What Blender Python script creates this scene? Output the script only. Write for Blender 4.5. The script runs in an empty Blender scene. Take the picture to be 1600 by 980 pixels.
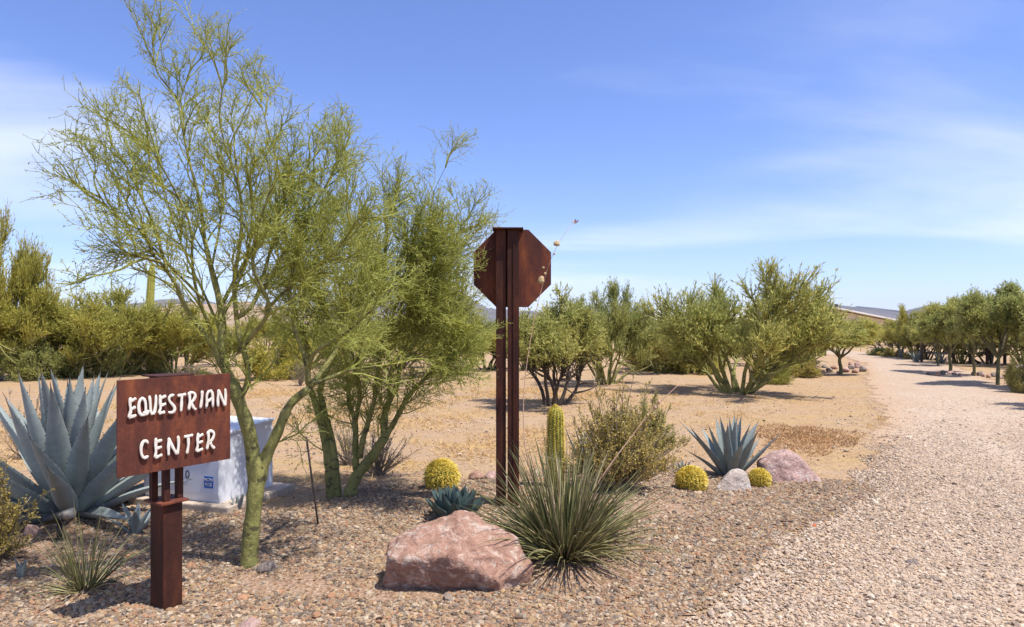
import bpy, bmesh, math
import numpy as np
from mathutils import Vector, Matrix, noise as mnoise

# ------------------------------------------------------------------ camera, sky, sun, exposure
sc = bpy.context.scene
F, CH, HZ = 1067.0, 1.70, 508.0            # focal length in photo pixels, eye height, horizon row
cam_d = bpy.data.cameras.new('camera'); cam = bpy.data.objects.new('camera', cam_d)
sc.collection.objects.link(cam)
cam.location = (0, 0, CH); cam.rotation_euler = (math.pi/2, 0, 0)
cam_d.sensor_width = 36.0; cam_d.lens = F/1600*36.0
cam_d.shift_y = (HZ-490)/1600.0
cam_d.clip_start = 0.05; cam_d.clip_end = 30000
sc.camera = cam

SUN_EL, SUN_AZ = math.radians(66), math.radians(116)     # azimuth clockwise from +Y
sdir = Vector((math.cos(SUN_EL)*math.sin(SUN_AZ), math.cos(SUN_EL)*math.cos(SUN_AZ), math.sin(SUN_EL)))
sun_d = bpy.data.lights.new('sun', 'SUN'); sun_d.energy = 5.0; sun_d.angle = math.radians(0.53)
sun_d.color = (1.0, 0.945, 0.87)
sun = bpy.data.objects.new('sun', sun_d); sc.collection.objects.link(sun)
sun.rotation_euler = (-sdir).to_track_quat('-Z', 'Y').to_euler()
sun.location = (20, -20, 60)

world = bpy.data.worlds.new('World'); sc.world = world; world.use_nodes = True
wt = world.node_tree; wt.nodes.clear()
def wn(t, **kw):
    n = wt.nodes.new(t)
    for k, v in kw.items(): setattr(n, k, v)
    return n
sky = wn('ShaderNodeTexSky'); sky.sky_type = 'NISHITA'; sky.sun_disc = False
sky.sun_elevation = SUN_EL; sky.sun_rotation = SUN_AZ
sky.air_density = 1.0; sky.dust_density = 0.4; sky.ozone_density = 2.0; sky.altitude = 500
hs = wn('ShaderNodeMix', data_type='RGBA', blend_type='MULTIPLY'); hs.inputs['Factor'].default_value = 1.0; hs.inputs['B'].default_value = (0.75, 0.785, 1.10, 1)
wt.links.new(sky.outputs[0], hs.inputs['A'])
tcn = wn('ShaderNodeTexCoord'); sep = wn('ShaderNodeSeparateXYZ')
wt.links.new(tcn.outputs['Generated'], sep.inputs[0])
def wm(op, a, b=None, c=None):
    n = wn('ShaderNodeMath', operation=op)
    for i, v in enumerate((a, b, c)):
        if v is None: continue
        if isinstance(v, (int, float)): n.inputs[i].default_value = v
        else: wt.links.new(v, n.inputs[i])
    return n.outputs[0]
zc = wm('MAXIMUM', sep.outputs['Z'], 0.03)
zz = wm('ADD', zc, 0.12)
cx = wm('DIVIDE', sep.outputs['X'], zz); cy = wm('DIVIDE', sep.outputs['Y'], zz)
comb = wn('ShaderNodeCombineXYZ'); wt.links.new(cx, comb.inputs[0]); wt.links.new(cy, comb.inputs[1])
mp = wn('ShaderNodeMapping'); wt.links.new(comb.outputs[0], mp.inputs[0])
mp.inputs['Rotation'].default_value = (0, 0, math.radians(-18)); mp.inputs['Scale'].default_value = (0.30, 0.70, 1)
mp.inputs['Location'].default_value = (33.3, 8.7, 0)
n1 = wn('ShaderNodeTexNoise'); n1.inputs['Scale'].default_value = 1.0; n1.inputs['Detail'].default_value = 7; n1.inputs['Roughness'].default_value = 0.5
n1.inputs['Distortion'].default_value = 0.55
wt.links.new(mp.outputs[0], n1.inputs['Vector'])
cr = wn('ShaderNodeValToRGB'); cr.color_ramp.elements[0].position = 0.43; cr.color_ramp.elements[1].position = 0.74
cr.color_ramp.interpolation = 'EASE'
wt.links.new(n1.outputs['Fac'], cr.inputs[0])
cfac = wm('MULTIPLY', cr.outputs[0], 0.62)
mixc = wn('ShaderNodeMix', data_type='RGBA'); wt.links.new(cfac, mixc.inputs['Factor'])
wt.links.new(hs.outputs['Result'], mixc.inputs['A']); mixc.inputs['B'].default_value = (6.0, 6.2, 6.8, 1)
bg = wn('ShaderNodeBackground'); bg.inputs['Strength'].default_value = 0.13
wt.links.new(mixc.outputs['Result'], bg.inputs['Color'])
wo = wn('ShaderNodeOutputWorld'); wt.links.new(bg.outputs[0], wo.inputs[0])

vs = sc.view_settings
vs.view_transform = 'Standard'; vs.look = 'None'; vs.exposure = 0.6; vs.gamma = 1.0; vs.use_curve_mapping = False
sc.cycles.max_bounces = 6; sc.cycles.diffuse_bounces = 3; sc.cycles.transparent_max_bounces = 6; sc.cycles.volume_bounces = 0
sc.cycles.use_denoising = True

# ------------------------------------------------------------------ helpers
C = sc.collection
rng = np.random.default_rng(11)
def A3(*v): return np.array(v, float)
def hgt(x, y):
    """gentle height of the ground"""
    x = np.asarray(x, float); y = np.asarray(y, float)
    d = np.sqrt(x*x+y*y)
    near = np.clip((14-d)/8, 0, 1); far = np.clip((40-d)/25, 0, 1)
    h = (0.018*np.sin(x*1.3+0.7)*np.cos(y*0.9+x*0.3)+0.008*np.sin(x*3.1-y*2.3)*np.cos(y*2.7+0.4))*near + 0.018*np.sin(x*0.37+y*0.29+1.1)*far
    return h + 0.07*np.exp(-((x-0.2)/2.6)**2-((y-6.3)/1.0)**2)
def G(px, py):
    """ground point seen at a photo pixel"""
    Y = CH*F/(py-HZ); X = (px-800)/F*Y
    for _ in range(6):
        Y = (CH-float(hgt(X, Y)))*F/(py-HZ); X = (px-800)/F*Y
    return A3(X, Y, float(hgt(X, Y)))
def P(px, py, Y): return A3((px-800)/F*Y, Y, CH-(py-HZ)/F*Y)

def new_mesh(name, V, faces, mats=(), smooth=False, tint=None, mat_idx=None):
    me = bpy.data.meshes.new(name)
    V = np.asarray(V, np.float32); me.vertices.add(len(V)); me.vertices.foreach_set('co', V.ravel())
    if not isinstance(faces, (list, tuple)): faces = [faces]
    faces = [np.asarray(f, np.int32) for f in faces if len(f)]
    li = np.concatenate([f.ravel() for f in faces]); cnt = np.concatenate([np.full(len(f), f.shape[1], np.int32) for f in faces])
    st = np.concatenate([[0], np.cumsum(cnt)[:-1]]).astype(np.int32)
    me.loops.add(len(li)); me.loops.foreach_set('vertex_index', li)
    me.polygons.add(len(cnt)); me.polygons.foreach_set('loop_start', st)
    me.polygons.foreach_set('use_smooth', np.full(len(cnt), bool(smooth)))
    for m in mats: me.materials.append(m)
    if mat_idx is not None: me.polygons.foreach_set('material_index', np.asarray(mat_idx, np.int32))
    if tint is not None:
        a = me.attributes.new('tint', 'FLOAT', 'POINT'); a.data.foreach_set('value', np.asarray(tint, np.float32))
    me.update(calc_edges=True); me.validate()
    return me
def obj(name, me, parent=None, loc=None, rot=None, scale=None):
    o = bpy.data.objects.new(name, me); C.objects.link(o)
    if parent: o.parent = parent
    if loc is not None: o.location = loc
    if rot is not None: o.rotation_euler = rot
    if scale is not None: o.scale = scale
    return o
def tag(o, label=None, cat=None, group=None, kind=None):
    if label: o['label'] = label
    if cat: o['category'] = cat
    if group: o['group'] = group
    if kind: o['kind'] = kind
    return o
def thing(name, label, cat, loc, rz=0, group=None):
    o = obj(name, None, None, tuple(float(v) for v in loc), (0, 0, rz)); o.empty_display_size = 0.1
    return tag(o, label, cat, group)
class MB:
    """collects vertices and faces for one mesh"""
    def __init__(s): s.V = []; s.Fq = []; s.Ft = []; s.n = 0; s.T = []
    def add(s, V, quads=None, tris=None, tint=0.5):
        V = np.asarray(V, float).reshape(-1, 3)
        if quads is not None and len(quads): s.Fq.append(np.asarray(quads)+s.n)
        if tris is not None and len(tris): s.Ft.append(np.asarray(tris)+s.n)
        s.V.append(V); s.n += len(V)
        s.T.append(np.full(len(V), tint) if np.isscalar(tint) else np.asarray(tint).ravel())
        return s
    def box(s, c, d, R=None, ch=0.0):
        c = np.asarray(c, float); d = np.asarray(d, float)/2
        bm = bmesh.new(); bmesh.ops.create_cube(bm, size=2)
        for v in bm.verts: v.co = Vector((v.co.x*d[0], v.co.y*d[1], v.co.z*d[2]))
        if ch > 0: bmesh.ops.bevel(bm, geom=bm.edges[:], offset=ch, segments=2, profile=0.6, affect='EDGES')
        bm.verts.index_update()
        V = np.array([v.co for v in bm.verts])
        if R is not None: V = V @ np.asarray(R).T
        q = [[v.index for v in f.verts] for f in bm.faces if len(f.verts) == 4]
        t = [[v.index for v in f.verts] for f in bm.faces if len(f.verts) == 3]
        s.add(V+c, q, t); bm.free(); return s
    def mesh(s, name, mats, smooth=False, tint=True):
        if not isinstance(mats, (list, tuple)): mats = [mats]
        fs = []
        if s.Fq: fs.append(np.concatenate(s.Fq))
        if s.Ft: fs.append(np.concatenate(s.Ft))
        return new_mesh(name, np.concatenate(s.V), fs, mats, smooth, np.concatenate(s.T) if tint else None)
def rotz(a): c, s = math.cos(a), math.sin(a); return np.array([[c, -s, 0], [s, c, 0], [0, 0, 1.0]])
def unit(v): return v/np.maximum(np.linalg.norm(v, axis=-1, keepdims=True), 1e-9)
def tubes(Pp, R, sides=5, tint=0.5, cap=False):
    """many tubes at once: Pp (N,K,3), R (N,K) -> V, quads, tris, tint"""
    Pp = np.asarray(Pp, float); N, K, _ = Pp.shape
    T = unit(np.gradient(Pp, axis=1))
    ch = unit(Pp[:, -1]-Pp[:, 0]); ref = np.zeros((N, 3)); ref[np.arange(N), np.argmin(np.abs(ch), axis=1)] = 1
    U = unit(np.cross(T, ref[:, None, :])); W = np.cross(T, U)
    a = np.arange(sides)*2*math.pi/sides
    V = Pp[:, :, None, :] + R[:, :, None, None]*(np.cos(a)[None, None, :, None]*U[:, :, None, :]+np.sin(a)[None, None, :, None]*W[:, :, None, :])
    idx = np.arange(N*K*sides).reshape(N, K, sides)
    a0 = idx[:, :-1, :]; a1 = np.roll(a0, -1, 2); b0 = idx[:, 1:, :]; b1 = np.roll(b0, -1, 2)
    q = np.stack([a0, a1, b1, b0], -1).reshape(-1, 4)
    tt = np.broadcast_to(np.asarray(tint, float).reshape(-1, 1, 1) if not np.isscalar(tint) else np.full((1, 1, 1), tint), (N, K, sides)).ravel()
    tr = None
    V = V.reshape(-1, 3)
    if cap:
        cs = np.concatenate([Pp[:, 0], Pp[:, -1]]); n0 = len(V); V = np.concatenate([V, cs])
        r0, r1 = idx[:, 0, :], idx[:, -1, :]
        c0 = (n0+np.arange(N))[:, None]; c1 = (n0+N+np.arange(N))[:, None]
        t0 = np.stack([np.broadcast_to(c0, r0.shape), np.roll(r0, -1, 1), r0], -1).reshape(-1, 3)
        t1 = np.stack([np.broadcast_to(c1, r1.shape), r1, np.roll(r1, -1, 1)], -1).reshape(-1, 3)
        tr = np.concatenate([t0, t1]); tt = np.concatenate([tt, np.full(2*N, 0.5)])
    return V, q, tr, tt
def resample(poly, n):
    poly = np.asarray(poly, float)
    for _ in range(2):                       # Chaikin rounding
        if len(poly) > 2:
            q = poly[:-1]*.75+poly[1:]*.25; r = poly[:-1]*.25+poly[1:]*.75
            poly = np.concatenate([poly[:1], np.stack([q, r], 1).reshape(-1, 3)[1:-1], poly[-1:]])
    d = np.concatenate([[0], np.cumsum(np.linalg.norm(np.diff(poly, axis=0), axis=1))])
    t = np.linspace(0, d[-1], n)
    return np.stack([np.interp(t, d, poly[:, k]) for k in range(3)], 1)
def pick(Pp, per, t0, t1, r):
    """sample `per` points on each polyline: positions, tangents, t, parent index"""
    N, K, _ = Pp.shape
    cnt = per if not np.isscalar(per) else np.full(N, per)
    par = np.repeat(np.arange(N), cnt); t = r.uniform(t0, t1, len(par))
    f = t*(K-1); i = np.minimum(f.astype(int), K-2); w = (f-i)[:, None]
    pos = Pp[par, i]*(1-w)+Pp[par, i+1]*w; tan = unit(Pp[par, i+1]-Pp[par, i])
    return pos, tan, t, par
def grow(Pp, per, t0, t1, lmin, lmax, ang, K, r, wob=0.25, up=0.0, out=None, shrink=0.4):
    pos, tan, t, par = pick(Pp, per, t0, t1, r)
    n = len(pos)
    perp = unit(np.cross(tan, r.normal(size=(n, 3))))
    a = r.uniform(ang[0], ang[1], n)[:, None]
    d = unit(tan*np.cos(a)+perp*np.sin(a)+np.array([0, 0, up]))
    if out is not None: d = unit(d+out[1]*unit((pos-out[0])*np.array([1, 1, 0.5])))
    L = r.uniform(lmin, lmax, n)*(1-shrink*t)
    pts = [pos]; st = (L/(K-1))[:, None]
    for k in range(K-1):
        d = unit(d+r.normal(size=(n, 3))*wob+np.array([0, 0, up*0.5]))
        pts.append(pts[-1]+d*st)
    return np.stack(pts, 1), par
def leaves(pos, d, L, Wd, r, tint):
    """rhombic leaf faces"""
    n = len(pos); d = unit(d); s = unit(np.cross(d, r.normal(size=(n, 3))))
    L = np.asarray(L)[:, None]; Wd = np.asarray(Wd)[:, None]
    V = np.stack([pos, pos+d*L*.5+s*Wd*.5, pos+d*L, pos+d*L*.5-s*Wd*.5], 1)
    return V.reshape(-1, 3), np.arange(4*n).reshape(n, 4), np.repeat(tint, 4)

# ------------------------------------------------------------------ materials
def mat(name):
    m = bpy.data.materials.new(name); m.use_nodes = True
    nt = m.node_tree; b = nt.nodes['Principled BSDF']
    b.inputs['Roughness'].default_value = 0.8
    try: b.inputs['Specular IOR Level'].default_value = 0.3
    except KeyError: pass
    return m, nt, b
def nd(nt, t, **kw):
    n = nt.nodes.new(t)
    for k, v in kw.items():
        if k in n.inputs.keys(): n.inputs[k].default_value = v
        else: setattr(n, k, v)
    return n
def ramp(nt, fac, stops, interp='LINEAR'):
    n = nt.nodes.new('ShaderNodeValToRGB'); cr = n.color_ramp; cr.interpolation = interp
    while len(cr.elements) < len(stops): cr.elements.new(0.5)
    for e, (p, c) in zip(cr.elements, stops):
        e.position = p; e.color = (c, c, c, 1) if np.isscalar(c) else (*c[:3], 1)
    nt.links.new(fac, n.inputs[0]); return n.outputs[0]
def mix(nt, f, a, b, mode='MIX'):
    n = nt.nodes.new('ShaderNodeMix'); n.data_type = 'RGBA'; n.blend_type = mode
    for s, v in ((n.inputs['Factor'], f), (n.inputs['A'], a), (n.inputs['B'], b)):
        if hasattr(v, 'links') or hasattr(v, 'is_linked'): nt.links.new(v, s)
        elif np.isscalar(v): s.default_value = v
        else: s.default_value = (*v[:3], 1)
    return n.outputs['Result']
def noise(nt, scale, detail=4, rough=0.55, vec=None, dist=0.0, stretch=None):
    n = nt.nodes.new('ShaderNodeTexNoise'); n.inputs['Scale'].default_value = scale
    n.inputs['Detail'].default_value = detail; n.inputs['Roughness'].default_value = rough; n.inputs['Distortion'].default_value = dist
    if vec is None:
        vec = coord(nt)
    if stretch is not None:
        m = nt.nodes.new('ShaderNodeMapping'); m.inputs['Scale'].default_value = stretch
        nt.links.new(vec, m.inputs[0]); vec = m.outputs[0]
    nt.links.new(vec, n.inputs['Vector']); return n.outputs['Fac']
def coord(nt, kind='Object'):
    for n in nt.nodes:
        if n.bl_idname == 'ShaderNodeTexCoord': return n.outputs[kind]
    return nt.nodes.new('ShaderNodeTexCoord').outputs[kind]
def bump(nt, b, h, strength, dist=0.02, prev=None):
    n = nt.nodes.new('ShaderNodeBump'); n.inputs['Strength'].default_value = strength; n.inputs['Distance'].default_value = dist
    nt.links.new(h, n.inputs['Height'])
    if prev is not None: nt.links.new(prev, n.inputs['Normal'])
    nt.links.new(n.outputs[0], b.inputs['Normal']); return n.outputs[0]
def attr(nt, name, typ='GEOMETRY', out='Fac'):
    n = nt.nodes.new('ShaderNodeAttribute'); n.attribute_name = name; n.attribute_type = typ; return n.outputs[out]
def rnd(nt): return nt.nodes.new('ShaderNodeObjectInfo').outputs['Random']

def m_simple(name, c1, c2, scale=6, rough=0.8, bumpS=0.0, bscale=40, metallic=0.0, stretch=None):
    m, nt, b = mat(name)
    f = noise(nt, scale, 5, 0.6, stretch=stretch)
    nt.links.new(ramp(nt, f, [(0.3, c1), (0.7, c2)]), b.inputs['Base Color'])
    b.inputs['Roughness'].default_value = rough; b.inputs['Metallic'].default_value = metallic
    if bumpS: bump(nt, b, noise(nt, bscale, 4), bumpS, 0.01)
    return m
def m_leaf(name, stops, trans=0.35, rough=0.6, vary=False):
    """foliage: colour per leaf from its own tint, some light let through"""
    m, nt, b = mat(name)
    col = ramp(nt, attr(nt, 'tint'), stops)
    big = noise(nt, 1.7, 2)
    col = mix(nt, ramp(nt, big, [(0.35, 0.0), (0.65, 0.35)]), col, (stops[-1][1][0]*1.1, stops[-1][1][1]*1.0, stops[-1][1][2]*0.8))
    if vary: col = mix(nt, 1.0, col, ramp(nt, rnd(nt), [(0.0, (0.80, 0.86, 0.95)), (0.5, (1.0, 1.0, 1.0)), (1.0, (1.14, 1.06, 0.85))]), 'MULTIPLY')   # each plant a little different
    nt.links.new(col, b.inputs['Base Color']); b.inputs['Roughness'].default_value = rough
    t = nt.nodes.new('ShaderNodeBsdfTranslucent'); nt.links.new(col, t.inputs['Color'])
    ms = nt.nodes.new('ShaderNodeMixShader'); ms.inputs[0].default_value = trans
    nt.links.new(b.outputs[0], ms.inputs[1]); nt.links.new(t.outputs[0], ms.inputs[2])
    nt.links.new(ms.outputs[0], nt.nodes['Material Output'].inputs['Surface'])
    return m

def m_ground():
    m, nt, b = mat('sand')
    g = coord(nt)
    big = noise(nt, 0.35, 5, 0.6); med = noise(nt, 2.6, 6, 0.65); fine = noise(nt, 38, 5, 0.7)
    col = ramp(nt, med, [(0.25, (0.323, 0.211, 0.124)), (0.5, (0.377, 0.259, 0.161)), (0.75, (0.416, 0.299, 0.198))])
    col = mix(nt, ramp(nt, big, [(0.42, 0.0), (0.62, 0.55)]), col, (0.385, 0.239, 0.121))
    # straw litter in the open field, and bare reddish soil
    straw = noise(nt, 0.9, 6, 0.7, stretch=(0.6, 1.8, 1))
    col = mix(nt, ramp(nt, straw, [(0.47, 0.0), (0.66, 0.55)]), col, (0.416, 0.283, 0.106))
    soil = noise(nt, 1.4, 4, 0.6, dist=0.6)
    col = mix(nt, ramp(nt, soil, [(0.60, 0.0), (0.75, 0.5)]), col, (0.331, 0.159, 0.066))
    col = mix(nt, 1.0, col, ramp(nt, fine, [(0.3, 0.78), (0.7, 1.12)]), 'MULTIPLY')
    spk = nd(nt, 'ShaderNodeTexVoronoi', Scale=26.0); nt.links.new(g, spk.inputs['Vector'])
    col = mix(nt, ramp(nt, spk.outputs['Distance'], [(0.10, 0.55), (0.17, 0.0)]), col, (0.185, 0.127, 0.081))
    nt.links.new(col, b.inputs['Base Color']); b.inputs['Roughness'].default_value = 0.95
    n1 = bump(nt, b, noise(nt, 5.5, 6, 0.66), 0.9, 0.12)
    hv = nd(nt, 'ShaderNodeTexVoronoi', Scale=3.2); nt.links.new(g, hv.inputs['Vector'])
    n2 = bump(nt, b, ramp(nt, hv.outputs['Distance'], [(0.12, 0.0), (0.30, 1.0)], 'EASE'), 0.55, 0.04, n1)
    bump(nt, b, fine, 0.6, 0.012, n2)
    return m
def m_bed():
    m, nt, b = mat('gravel_soil')
    v = nd(nt, 'ShaderNodeTexVoronoi', Scale=42.0); nt.links.new(coord(nt), v.inputs['Vector'])
    c = ramp(nt, v.outputs['Color'], [(0.15, (0.185, 0.112, 0.069)), (0.45, (0.277, 0.173, 0.108)), (0.75, (0.323, 0.223, 0.154)), (0.95, (0.370, 0.285, 0.216))])
    p = noise(nt, 1.1, 4, 0.6)
    c = mix(nt, ramp(nt, p, [(0.55, 0.0), (0.68, 0.75)]), c, (0.354, 0.189, 0.096))
    nt.links.new(c, b.inputs['Base Color']); b.inputs['Roughness'].default_value = 0.95
    bump(nt, b, v.outputs['Distance'], 0.9, 0.02); return m
def m_road():
    m, nt, b = mat('road_gravel')
    v = nd(nt, 'ShaderNodeTexVoronoi', Scale=36.0); nt.links.new(coord(nt), v.inputs['Vector'])
    c = ramp(nt, v.outputs['Color'], [(0.1, (0.290, 0.215, 0.153)), (0.5, (0.413, 0.316, 0.233)), (0.9, (0.491, 0.396, 0.305))])
    p = noise(nt, 0.7, 5, 0.65, stretch=(1.6, 0.5, 1))
    c = mix(nt, ramp(nt, p, [(0.44, 0.0), (0.66, 0.7)]), c, (0.377, 0.266, 0.185))
    f = noise(nt, 9, 5, 0.7)
    c = mix(nt, 1.0, c, ramp(nt, f, [(0.3, 0.82), (0.7, 1.08)]), 'MULTIPLY')
    # shoulder worn into the sand
    e = attr(nt, 'tint'); en = nd(nt, 'ShaderNodeMath', operation='ADD'); nt.links.new(e, en.inputs[0])
    k = nd(nt, 'ShaderNodeMath', operation='MULTIPLY_ADD'); nt.links.new(noise(nt, 2.4, 6, 0.7), k.inputs[0]); k.inputs[1].default_value = 1.2; k.inputs[2].default_value = -0.6
    nt.links.new(k.outputs[0], en.inputs[1])
    c = mix(nt, ramp(nt, en.outputs[0], [(0.30, 0.0), (0.85, 1.0)]), (0.385, 0.262, 0.168), c)
    al = ramp(nt, en.outputs[0], [(0.24, 0.0), (0.30, 1.0)]); nt.links.new(al, b.inputs['Alpha'])
    nt.links.new(c, b.inputs['Base Color']); b.inputs['Roughness'].default_value = 0.95
    n1 = bump(nt, b, noise(nt, 3.2, 5, 0.6), 0.5, 0.05)
    bump(nt, b, v.outputs['Distance'], 0.8, 0.02, n1); return m
def m_pebble():
    m, nt, b = mat('pebble')
    a = nt.nodes.new('ShaderNodeAttribute'); a.attribute_name = 'col'; a.attribute_type = 'INSTANCER'
    f = noise(nt, 2.2, 3)
    nt.links.new(mix(nt, 1.0, a.outputs['Color'], ramp(nt, f, [(0.3, 0.8), (0.7, 1.15)]), 'MULTIPLY'), b.inputs['Base Color'])
    b.inputs['Roughness'].default_value = 0.85; return m
def m_rock(name, c1, c2, vein, dark):
    m, nt, b = mat(name)
    f = noise(nt, 4.5, 8, 0.66, dist=0.4); g = noise(nt, 9, 6, 0.7, dist=1.2); h = noise(nt, 30, 5, 0.7)
    c = ramp(nt, f, [(0.3, c1), (0.65, c2)])
    c = mix(nt, ramp(nt, g, [(0.50, 0.0), (0.62, 0.9)]), c, vein)
    c = mix(nt, ramp(nt, noise(nt, 6, 7, 0.7, dist=2.0), [(0.56, 0.0), (0.66, 0.75)]), c, dark)
    c = mix(nt, 1.0, c, ramp(nt, h, [(0.3, 0.75), (0.7, 1.15)]), 'MULTIPLY')
    nt.links.new(c, b.inputs['Base Color']); b.inputs['Roughness'].default_value = 0.85
    n1 = bump(nt, b, noise(nt, 12, 8, 0.72, dist=0.5), 1.0, 0.05); bump(nt, b, h, 0.7, 0.012, n1)
    return m
def m_rust(name, k=1.0):
    m, nt, b = mat(name)
    f = noise(nt, 7, 6, 0.65, stretch=(1.6, 1.6, 0.45)); g = noise(nt, 60, 4, 0.7)
    c = ramp(nt, f, [(0.28, (0.045*k, 0.016*k, 0.012*k)), (0.5, (0.085*k, 0.025*k, 0.015*k)), (0.66, (0.15*k, 0.044*k, 0.018*k)), (0.8, (0.20*k, 0.07*k, 0.022*k))])
    c = mix(nt, 1.0, c, ramp(nt, g, [(0.3, 0.75), (0.7, 1.2)]), 'MULTIPLY')
    nt.links.new(c, b.inputs['Base Color']); b.inputs['Roughness'].default_value = 0.72; b.inputs['Metallic'].default_value = 0.15
    bump(nt, b, g, 0.25, 0.003); return m
def m_bark(name, c1, c2, spots):
    m, nt, b = mat(name)
    f = noise(nt, 9, 5, 0.6, stretch=(1, 1, 0.4)); s = noise(nt, 19, 3, 0.6, stretch=(0.7, 0.7, 1.1))
    c = ramp(nt, f, [(0.3, c1), (0.7, c2)])
    c = mix(nt, ramp(nt, s, [(0.56, 0.0), (0.64, 0.85)]), c, spots)
    nt.links.new(c, b.inputs['Base Color']); b.inputs['Roughness'].default_value = 0.75
    bump(nt, b, noise(nt, 26, 5, 0.65, stretch=(1, 1, 0.7)), 0.9, 0.02); return m
def m_agave(name, c1, c2, edge):
    m, nt, b = mat(name)
    f = noise(nt, 3.5, 5, 0.6, stretch=(1, 1, 1)); w = noise(nt, 26, 4, 0.6, stretch=(0.5, 0.5, 2.0)); s = noise(nt, 90, 3, 0.6)
    c = ramp(nt, f, [(0.3, c1), (0.7, c2)])
    c = mix(nt, ramp(nt, w, [(0.52, 0.0), (0.68, 0.35)]), c, edge)
    c = mix(nt, 1.0, c, ramp(nt, s, [(0.3, 0.88), (0.7, 1.08)]), 'MULTIPLY')
    r = rnd(nt); c = mix(nt, 1.0, c, ramp(nt, r, [(0.0, 0.82), (1.0, 1.12)]), 'MULTIPLY')
    nt.links.new(c, b.inputs['Base Color']); b.inputs['Roughness'].default_value = 0.55
    bump(nt, b, w, 0.12, 0.01); return m

M = {}
M['sand'] = m_ground(); M['bed'] = m_bed(); M['road'] = m_road(); M['pebble'] = m_pebble()
M['rock_pink'] = m_rock('rock_pink', (0.318, 0.175, 0.127), (0.445, 0.265, 0.191), (0.572, 0.456, 0.382), (0.212, 0.101, 0.074))
M['rock_rose'] = m_rock('rock_rose', (0.413, 0.256, 0.221), (0.512, 0.344, 0.296), (0.611, 0.493, 0.444), (0.256, 0.138, 0.118))
M['rock_white'] = m_rock('rock_white', (0.481, 0.385, 0.307), (0.578, 0.500, 0.443), (0.674, 0.635, 0.596), (0.385, 0.289, 0.174))
M['rock_grey'] = m_rock('rock_grey', (0.193, 0.154, 0.135), (0.277, 0.223, 0.193), (0.354, 0.308, 0.277), (0.115, 0.085, 0.077))
M['rust'] = m_rust('rust_plate', 1.35); M['rust_dark'] = m_rust('rust_post', 0.6)
M['white'] = m_simple('cream_paint', (0.58, 0.52, 0.42), (0.74, 0.71, 0.65), 18, 0.75, 0.15, 120)
M['bark'] = m_bark('palo_verde_bark', (0.15, 0.15, 0.042), (0.28, 0.265, 0.085), (0.06, 0.052, 0.03))
M['bark_dark'] = m_bark('mesquite_bark', (0.045, 0.033, 0.026), (0.085, 0.066, 0.05), (0.03, 0.022, 0.018))
M['bark_mid'] = m_bark('dusty_bark', (0.12, 0.11, 0.05), (0.20, 0.18, 0.08), (0.07, 0.06, 0.035))
M['twig_dry'] = m_simple('dry_twig', (0.20, 0.155, 0.115), (0.30, 0.25, 0.19), 5)
M['leaf_pv'] = m_leaf('palo_verde_leaf', [(0.0, (0.199, 0.234, 0.047)), (0.5, (0.358, 0.391, 0.095)), (1.0, (0.530, 0.543, 0.158))], 0.5)
M['leaf_far'] = m_leaf('desert_tree_leaf', [(0.0, (0.231, 0.274, 0.080)), (0.5, (0.408, 0.428, 0.132)), (1.0, (0.620, 0.573, 0.200))], 0.5, vary=True)
M['leaf_yel'] = m_leaf('yellow_green_leaf', [(0.0, (0.263, 0.263, 0.047)), (0.5, (0.431, 0.416, 0.090)), (1.0, (0.588, 0.544, 0.145))], 0.5, vary=True)
M['leaf_mq'] = m_leaf('mesquite_leaf', [(0.0, (0.220, 0.254, 0.070)), (0.5, (0.386, 0.397, 0.118)), (1.0, (0.588, 0.542, 0.170))], 0.5, vary=True)
M['leaf_bush'] = m_leaf('bush_leaf', [(0.0, (0.179, 0.183, 0.057)), (0.5, (0.344, 0.314, 0.100)), (1.0, (0.538, 0.466, 0.172))], 0.38, vary=True)
M['leaf_olive'] = m_leaf('olive_shrub_leaf', [(0.0, (0.187, 0.164, 0.043)), (0.5, (0.406, 0.328, 0.090)), (1.0, (0.620, 0.484, 0.156))], 0.35)
M['leaf_dry'] = m_leaf('dry_leaf', [(0.0, (0.16, 0.125, 0.085)), (1.0, (0.30, 0.245, 0.16))], 0.2)
M['yucca'] = m_leaf('red_yucca_leaf', [(0.0, (0.075, 0.09, 0.032)), (0.5, (0.17, 0.19, 0.075)), (0.85, (0.27, 0.275, 0.12)), (1.0, (0.48, 0.40, 0.24))], 0.2, 0.5)
M['straw'] = m_leaf('straw', [(0.0, (0.44, 0.27, 0.10)), (1.0, (0.60, 0.42, 0.19))], 0.2, 0.8)
M['brownmat'] = m_leaf('brown_mat', [(0.0, (0.24, 0.12, 0.05)), (1.0, (0.56, 0.37, 0.20))], 0.2, 0.9)
M['agave'] = m_agave('blue_agave', (0.20, 0.240, 0.235), (0.295, 0.335, 0.325), (0.38, 0.41, 0.395))
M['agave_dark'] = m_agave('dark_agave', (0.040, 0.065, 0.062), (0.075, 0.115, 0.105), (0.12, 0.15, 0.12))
M['agave_right'] = m_agave('grey_agave', (0.145, 0.178, 0.168), (0.235, 0.268, 0.252), (0.30, 0.33, 0.305))
M['spine'] = m_simple('agave_spine', (0.05, 0.03, 0.02), (0.09, 0.055, 0.035), 20, 0.5)
M['cactus'] = m_simple('cactus_skin', (0.22, 0.23, 0.04), (0.33, 0.31, 0.06), 12, 0.6)
M['gold'] = m_leaf('golden_spine', [(0.0, (0.60, 0.43, 0.04)), (0.5, (0.78, 0.62, 0.09)), (1.0, (0.85, 0.76, 0.25))], 0.35)
M['stalk'] = m_simple('flower_stalk', (0.34, 0.20, 0.14), (0.46, 0.31, 0.22), 14)
M['pod'] = m_simple('seed_pod', (0.30, 0.21, 0.10), (0.48, 0.37, 0.20), 30)
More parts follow.
